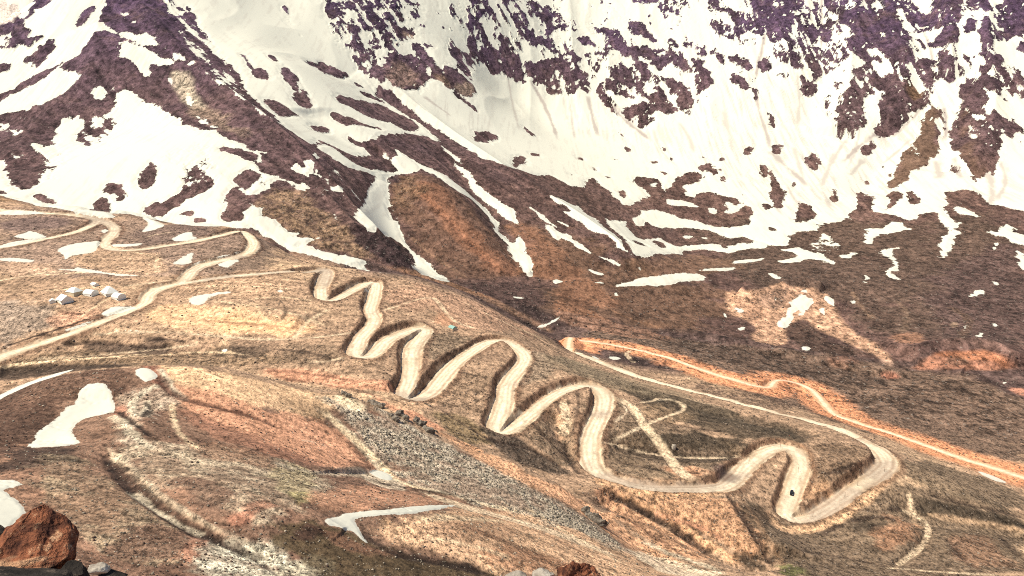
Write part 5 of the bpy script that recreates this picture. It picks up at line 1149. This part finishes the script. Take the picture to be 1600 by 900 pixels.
# --- loose stones, countless, lying on every slope
def ico_proto(rnd):
    bm = bmesh.new(); bmesh.ops.create_icosphere(bm, subdivisions=1, radius=1.0)
    for v in bm.verts: v.co *= rnd.uniform(0.65, 1.15)
    V = np.array([v.co[:] for v in bm.verts]); Fc = np.array([[v.index for v in f.verts] for f in bm.faces]); bm.free()
    return V, Fc
PROTO = [ico_proto(random.Random(90 + k)) for k in range(6)]
def stones(name, n, accept, smin, smax, mat, r0, r1, sink=0.25):
    az = RNG.uniform(-math.radians(33), math.radians(33), n * 6); r = np.exp(RNG.uniform(math.log(r0), math.log(r1), n * 6))
    i = np.clip(np.searchsorted(AZ, az), 0, NA - 1); j = np.clip(np.searchsorted(RR, r), 0, NR - 1)
    ok = RNG.uniform(0, 1, n * 6) < accept(i, j)
    az, r = az[ok][:n], r[ok][:n]
    x, y = r * np.sin(az), r * np.cos(az); z = height(x, y)
    s = (smin + (smax - smin) * RNG.power(0.35, len(x))) * (0.6 + 0.4 * r / np.median(r))
    Vs, Fs = [], []; base = 0
    kind = RNG.integers(0, len(PROTO), len(x)); rot = RNG.uniform(0, 6.28, len(x)); flat = RNG.uniform(0.55, 0.95, len(x)); el = RNG.uniform(0.8, 1.5, len(x))
    for k in range(len(PROTO)):
        m = kind == k; V, Fc = PROTO[k]; q = int(m.sum())
        if not q: continue
        c, s_ = np.cos(rot[m])[:, None], np.sin(rot[m])[:, None]
        X = V[None, :, 0] * el[m][:, None]; Y = V[None, :, 1]; Zz = V[None, :, 2] * flat[m][:, None]
        P = np.stack([(X * c - Y * s_) * s[m][:, None] + x[m][:, None], (X * s_ + Y * c) * s[m][:, None] + y[m][:, None], Zz * s[m][:, None] + (z[m] + s[m] * sink)[:, None]], -1)
        Vs.append(P.reshape(-1, 3)); Fs.append((Fc[None] + base + (np.arange(q) * len(V))[:, None, None]).reshape(-1, 3)); base += q * len(V)
    V = np.concatenate(Vs); Fc = np.concatenate(Fs)
    me = bpy.data.meshes.new(name); me.vertices.add(len(V)); me.vertices.foreach_set('co', V.astype(np.float32).ravel())
    me.loops.add(len(Fc) * 3); me.loops.foreach_set('vertex_index', Fc.astype(np.int32).ravel())
    me.polygons.add(len(Fc)); me.polygons.foreach_set('loop_start', np.arange(0, len(Fc) * 3, 3, dtype=np.int32)); me.update(calc_edges=True)
    me.materials.append(mat); o = bpy.data.objects.new(name, me); C.objects.link(o); o['kind'] = 'stuff'; return o
def stone_material(name, a, b, wl):
    q = NT(name); co = q.n('ShaderNodeTexCoord').outputs['Object']
    q.l(q.mix(q.rng(q.noise(1.0 / wl, 2, 0.5, co), 0.3, 0.7, 0, 1), a, b), q.b.inputs['Base Color']); return q.m
_free = (SNOW < -2) & (ROADD > 0.5) & (TRACKD > 0.3)
_scree = (GRAIN > 1.03) & is_near & (GR > 240) & _free
SM_GREY = stone_material('grey scree stones', (0.13, 0.11, 0.08), (0.52, 0.43, 0.31), 1.7)
SM_BROWN = stone_material('brown field stones', (0.06, 0.042, 0.032), (0.32, 0.24, 0.17), 2.3)
SM_DARK = stone_material('dark field stones', (0.045, 0.03, 0.024), (0.16, 0.10, 0.07), 1.3)
SM_VAL = stone_material('valley boulders', (0.07, 0.05, 0.04), (0.24, 0.18, 0.14), 4.0)
stones('scree', 14000, lambda i, j: _scree[i, j] * np.clip((GRAIN[i, j] - 1.0) / 0.28, 0, 1), 0.16, 0.62, SM_GREY, 240, 380)
stones('gravel', 5000, lambda i, j: (is_near[i, j] & _free[i, j]) * np.clip(GRAIN[i, j], 0.2, 1), 0.12, 0.34, SM_GREY, 135, 350)
stones('gravel', 3500, lambda i, j: (is_near[i, j] & _free[i, j]) * sstep(-0.1, 0.3, _n2[i, j]), 0.1, 0.36, SM_DARK, 135, 350)
stones('gravel', 9000, lambda i, j: (~is_near[i, j] & ~is_mtn[i, j] & _free[i, j]) * np.clip(GRAIN[i, j], 0.2, 1), 0.25, 0.75, SM_BROWN, 340, 900)
stones('gravel', 4000, lambda i, j: (is_mtn[i, j] & _free[i, j] & (Z[i, j] < -190)) * 0.8, 0.45, 1.5, SM_VAL, 620, 1500)

# --- the car on the road
PT_BLACK = plain('black car paint', (0.02, 0.02, 0.022), 0.3, 0.1); GLASS = plain('dark car glass', (0.03, 0.035, 0.04), 0.08, 0.05); RUB = plain('tyre rubber', (0.02, 0.02, 0.02), 0.9, 0.1)
LAMP = plain('headlight glass', (0.6, 0.6, 0.55), 0.2, 0.05); TAIL = plain('red tail light', (0.25, 0.01, 0.01), 0.3, 0.05); STEEL = plain('wheel rim metal', (0.4, 0.4, 0.4), 0.4, 0.1, metal=0.8)
a, b = raycast(1239, 758)[0], raycast(1235, 782)[0]; h = raycast(1237, 772)[0]
car = thing('car', 'black off-road car driving down the last hairpin leg', 'car', (h[0], h[1], height(h[0], h[1])[0]), math.atan2(b[1] - a[1], b[0] - a[0]) + math.pi / 2)
bm = bmesh.new(); prism(bm, [(-2.25,0.45),(-2.3,0.75),(-2.2,1.05),(-1.15,1.12),(2.2,1.14),(2.28,0.8),(2.25,0.45)], -0.93, 0.93)
bmesh.ops.bevel(bm, geom=bm.edges[:], offset=0.06, segments=2, affect='EDGES'); link_mesh('body', bm, PT_BLACK, car)
bm = bmesh.new(); v = box(bm, -0.82, 0.82, -1.0, 2.1, 1.12, 1.68)
for q in v[4:]: q.co.x *= 0.86; q.co.y = q.co.y * 0.88 + 0.12
link_mesh('cabin', bm, GLASS, car)
bm = bmesh.new(); box(bm, -0.71, 0.71, -0.74, 1.95, 1.683, 1.76); bmesh.ops.bevel(bm, geom=bm.edges[:], offset=0.03, segments=2, affect='EDGES'); link_mesh('roof', bm, PT_BLACK, car)
for sx in (-1, 1):
    for y in (-1.4, 1.4):
        bm = bmesh.new(); bmesh.ops.create_cone(bm, cap_ends=True, segments=20, radius1=0.38, radius2=0.38, depth=0.26)
        for q in bm.verts: q.co = Vector((q.co.z + sx * 0.83, q.co.y + y, q.co.x + 0.38))
        wl = link_mesh('wheel', bm, RUB, car)
        bm = bmesh.new(); bmesh.ops.create_cone(bm, cap_ends=True, segments=16, radius1=0.22, radius2=0.22, depth=0.02)
        for q in bm.verts: q.co = Vector((q.co.z + sx * 0.972, q.co.y + y, q.co.x + 0.38))
        link_mesh('rim', bm, STEEL, wl)
    bm = bmesh.new(); box(bm, sx * 0.72 - 0.14, sx * 0.72 + 0.14, -2.335, -2.28, 0.78, 0.94); link_mesh('headlight', bm, LAMP, car)
    bm = bmesh.new(); box(bm, sx * 0.78 - 0.08, sx * 0.78 + 0.08, 2.27, 2.31, 0.82, 1.02); link_mesh('tail_light', bm, TAIL, car)
    bm = bmesh.new(); box(bm, sx * 1.02 - 0.07, sx * 1.02 + 0.07, -0.86, -0.76, 1.12, 1.27); link_mesh('mirror', bm, PT_BLACK, car)

# --- the huts beside the road
W_HUT = plain('white weathered hut wall', (0.85, 0.81, 0.69), 0.8, 0.12, 1.5); R_HUT = plain('white hut roof', (0.86, 0.83, 0.72), 0.7, 0.08, 2.0); D_HUT = plain('dark hut opening', (0.05, 0.045, 0.04), 0.7, 0.1); CR_HUT = plain('cream hut wall', (0.60, 0.50, 0.33), 0.8, 0.12, 1.5); TEAL = plain('faded green sheet', (0.28, 0.45, 0.37), 0.6, 0.2, 0.8)
def hut(px, wdt, dep, hgt, roof_h, rz, label, kind='gable', wall=W_HUT, windows=((0.3, 0.55),), door=None, roofm=R_HUT, name='hut'):
    wdt, dep, hgt, roof_h = wdt * 1.2, dep * 1.2, hgt * 0.95, roof_h * 1.45
    h = raycast(px[0], px[1])[0]
    gz = height(np.array([h[0] + dx for dx in (-wdt / 2, 0, wdt / 2)]), np.array([h[1]] * 3)).min()
    t = thing(name, label, 'hut', (h[0], h[1] + dep * 0.3, gz - 0.1), rz - 0.5, 'white huts by the road')
    x, y = wdt / 2, dep / 2
    bm = bmesh.new(); box(bm, -x, x, -y, y, -1.2, hgt); link_mesh('wall', bm, wall, t)
    bm = bmesh.new()
    if kind == 'gable':
        prism(bm, [(-y - 0.35, hgt + 0.003), (y + 0.35, hgt + 0.003), (y + 0.35, hgt + 0.15), (0, hgt + roof_h), (-y - 0.35, hgt + 0.15)], -x - 0.3, x + 0.3)
    elif kind == 'hip':
        v = box(bm, -x - 0.3, x + 0.3, -y - 0.3, y + 0.3, hgt + 0.003, hgt + roof_h)
        for q in v[4:]: q.co.x *= 0.45; q.co.y *= 0.2
    else:
        n = 14
        prism(bm, [(-(y + 0.15) * math.cos(math.pi * k / n), hgt + 0.003 + roof_h * math.sin(math.pi * k / n)) for k in range(n + 1)][::-1], -x - 0.15, x + 0.15)
    link_mesh('roof', bm, roofm, t)
    for fx, fz in windows:
        bm = bmesh.new(); box(bm, fx * x * 1.6 - 0.4, fx * x * 1.6 + 0.4, -y - 0.03, -y - 0.002, fz * hgt, fz * hgt + 0.9); link_mesh('window', bm, D_HUT, t)
    if door is not None:
        bm = bmesh.new(); box(bm, door * x - 0.45, door * x + 0.45, -y - 0.05, -y - 0.002, 0.15, 2.05); link_mesh('door', bm, D_HUT, t)
    return t
hut((99, 473), 7.6, 6.5, 2.3, 2.2, -0.25, 'white gabled hut at the near end of the hut group, a dark plank before it', 'gable', windows=((0.55, 0.4),))
hut((114, 461), 6.6, 6.0, 2.8, 1.8, 0.05, 'tall boxy hut with a cream front, behind the near white hut', 'hip', CR_HUT, windows=())
hut((140, 462), 6.2, 5.5, 1.5, 1.8, 0.15, 'round-roofed white hut in the middle of the group, one dark window', 'round', windows=((0.5, 0.3),))
hut((169, 461), 8.6, 7.0, 2.2, 2.6, -0.3, 'largest white hut of the group, with a wide hipped roof', 'hip', windows=((0.6, 0.4),))
hut((184, 468), 6.2, 5.2, 1.7, 1.9, -0.1, 'white hut nearest the road bend, small window at one end', 'round', windows=((0.55, 0.35),))
hut((81, 473), 3.8, 3.2, 1.4, 1.0, -0.6, 'smallest tilted white shed left of all the huts', 'gable', windows=())
hut((147, 447), 4.6, 3.0, 1.3, 0.9, -0.2, 'low white shed on the slope above the other huts', 'gable', windows=((0.5, 0.2),))
hut((707, 514), 4.6, 3.2, 1.5, 1.2, -0.35, 'small shed with a faded green roof below the curved track', 'gable', CR_HUT, windows=(), door=-0.7, roofm=TEAL, name='shed')['group'] = 'sheds on the slope'

# --- snow poles along the road
POLE = plain('weathered pole wood', (0.10, 0.075, 0.055), 0.85, 0.2); BAND = plain('pole top paint', (0.45, 0.16, 0.10), 0.7, 0.2)
def pole_proto():
    t = thing('marker_pole', '', 'pole', (0, 0, 0), 0, 'marker poles along the road')
    bm = bmesh.new(); bmesh.ops.create_cone(bm, cap_ends=True, segments=8, radius1=0.11, radius2=0.08, depth=3.6)
    for v in bm.verts: v.co.z += 1.4
    link_mesh('pole', bm, POLE, t)
    bm = bmesh.new(); bmesh.ops.create_cone(bm, cap_ends=True, segments=8, radius1=0.125, radius2=0.105, depth=0.5)
    for v in bm.verts: v.co.z += 2.75
    link_mesh('band', bm, BAND, t)
    return t
POLES = [(1219, 699, 'marker pole on the inner edge of the last hairpin top'), (1170, 725, 'marker pole where the road climbs out of the dark puddle'), (1247, 738, 'marker pole beside the road above the car'),
         (1340, 759, 'marker pole halfway along the long straight leg below the car'), (1320, 777, 'second marker pole from the lowest bend on its climbing leg'), (1270, 808, 'marker pole on the outer edge of the lowest bend'), (1382, 737, 'marker pole just under the outermost right hairpin'),
         (1233, 687, 'marker pole on the outer rim of the last hairpin top'), (1045, 569, 'marker pole beside the red road, on its middle stretch'), (892, 598, 'marker pole at the crest of the wide hairpin above the bulldozed track'), (936, 533, 'marker pole on the red road near its end hairpin'), (775, 524, 'marker pole at the top bend of the second wide hairpin')]
p0 = pole_proto()
for k, (u, v, lab) in enumerate(POLES):
    h = raycast(u, v)[0]
    if k == 0: t = p0
    else:
        t = p0.copy(); C.objects.link(t)
        for ch in p0.children:
            c = ch.copy(); C.objects.link(c); c.parent = t
    t.location = h[:3]; t['label'] = lab
# plank lying before the near hut
bm = bmesh.new(); box(bm, -3.6, 3.6, -0.25, 0.25, 0, 0.35); o = link_mesh('plank', bm, D_HUT)
h = raycast(105, 475)[0]; o.location = h[:3]; o.rotation_euler = (0, 0, 0.35); tag(o, 'dark beam lying on the ground before the near white hut', 'beam')
# ------------------------------------------------------------------ camera, sun and sky
S = bpy.context.scene
cam = bpy.data.cameras.new('camera'); cam_o = bpy.data.objects.new('camera', cam); S.collection.objects.link(cam_o)
cam.sensor_width = 36.0; cam.lens = 36.0 * F / 1600.0
cam.clip_start = 0.05; cam.clip_end = 20000
cam_o.rotation_euler = (math.pi / 2 - PITCH, 0, 0)
S.camera = cam_o
SUN_EL, SUN_AZ = math.radians(57), math.radians(-113)      # azimuth from +Y, to the left of the picture
sd = Vector((math.sin(SUN_AZ) * math.cos(SUN_EL), math.cos(SUN_AZ) * math.cos(SUN_EL), math.sin(SUN_EL)))
sun = bpy.data.lights.new('sun', 'SUN'); sun.energy = 4.2; sun.angle = math.radians(0.5); sun.color = (1.0, 0.94, 0.82)
sun_o = bpy.data.objects.new('sun', sun); S.collection.objects.link(sun_o)
sun_o.rotation_euler = (-sd).to_track_quat('-Z', 'Y').to_euler()
w = bpy.data.worlds.new('World'); S.world = w; w.use_nodes = True
nt = w.node_tree; sk = nt.nodes.new('ShaderNodeTexSky'); sk.sky_type = 'NISHITA'; sk.sun_disc = False
sk.sun_elevation = SUN_EL; sk.sun_rotation = SUN_AZ; sk.altitude = 3500
nt.links.new(sk.outputs[0], nt.nodes['Background'].inputs['Color']); nt.nodes['Background'].inputs['Strength'].default_value = 0.1
S.view_settings.view_transform = 'Standard'; S.view_settings.look = 'None'; S.view_settings.gamma = 1.0
S.view_settings.exposure = 0.43; S.view_settings.use_curve_mapping = False
S.render.engine = 'CYCLES'
S.cycles.max_bounces = 4; S.cycles.diffuse_bounces = 2; S.cycles.glossy_bounces = 1; S.cycles.transmission_bounces = 2
S.cycles.use_adaptive_sampling = False
S.cycles.caustics_reflective = False; S.cycles.caustics_refractive = False
S.cycles.use_denoising = False
S.cycles.filter_width = 1.0
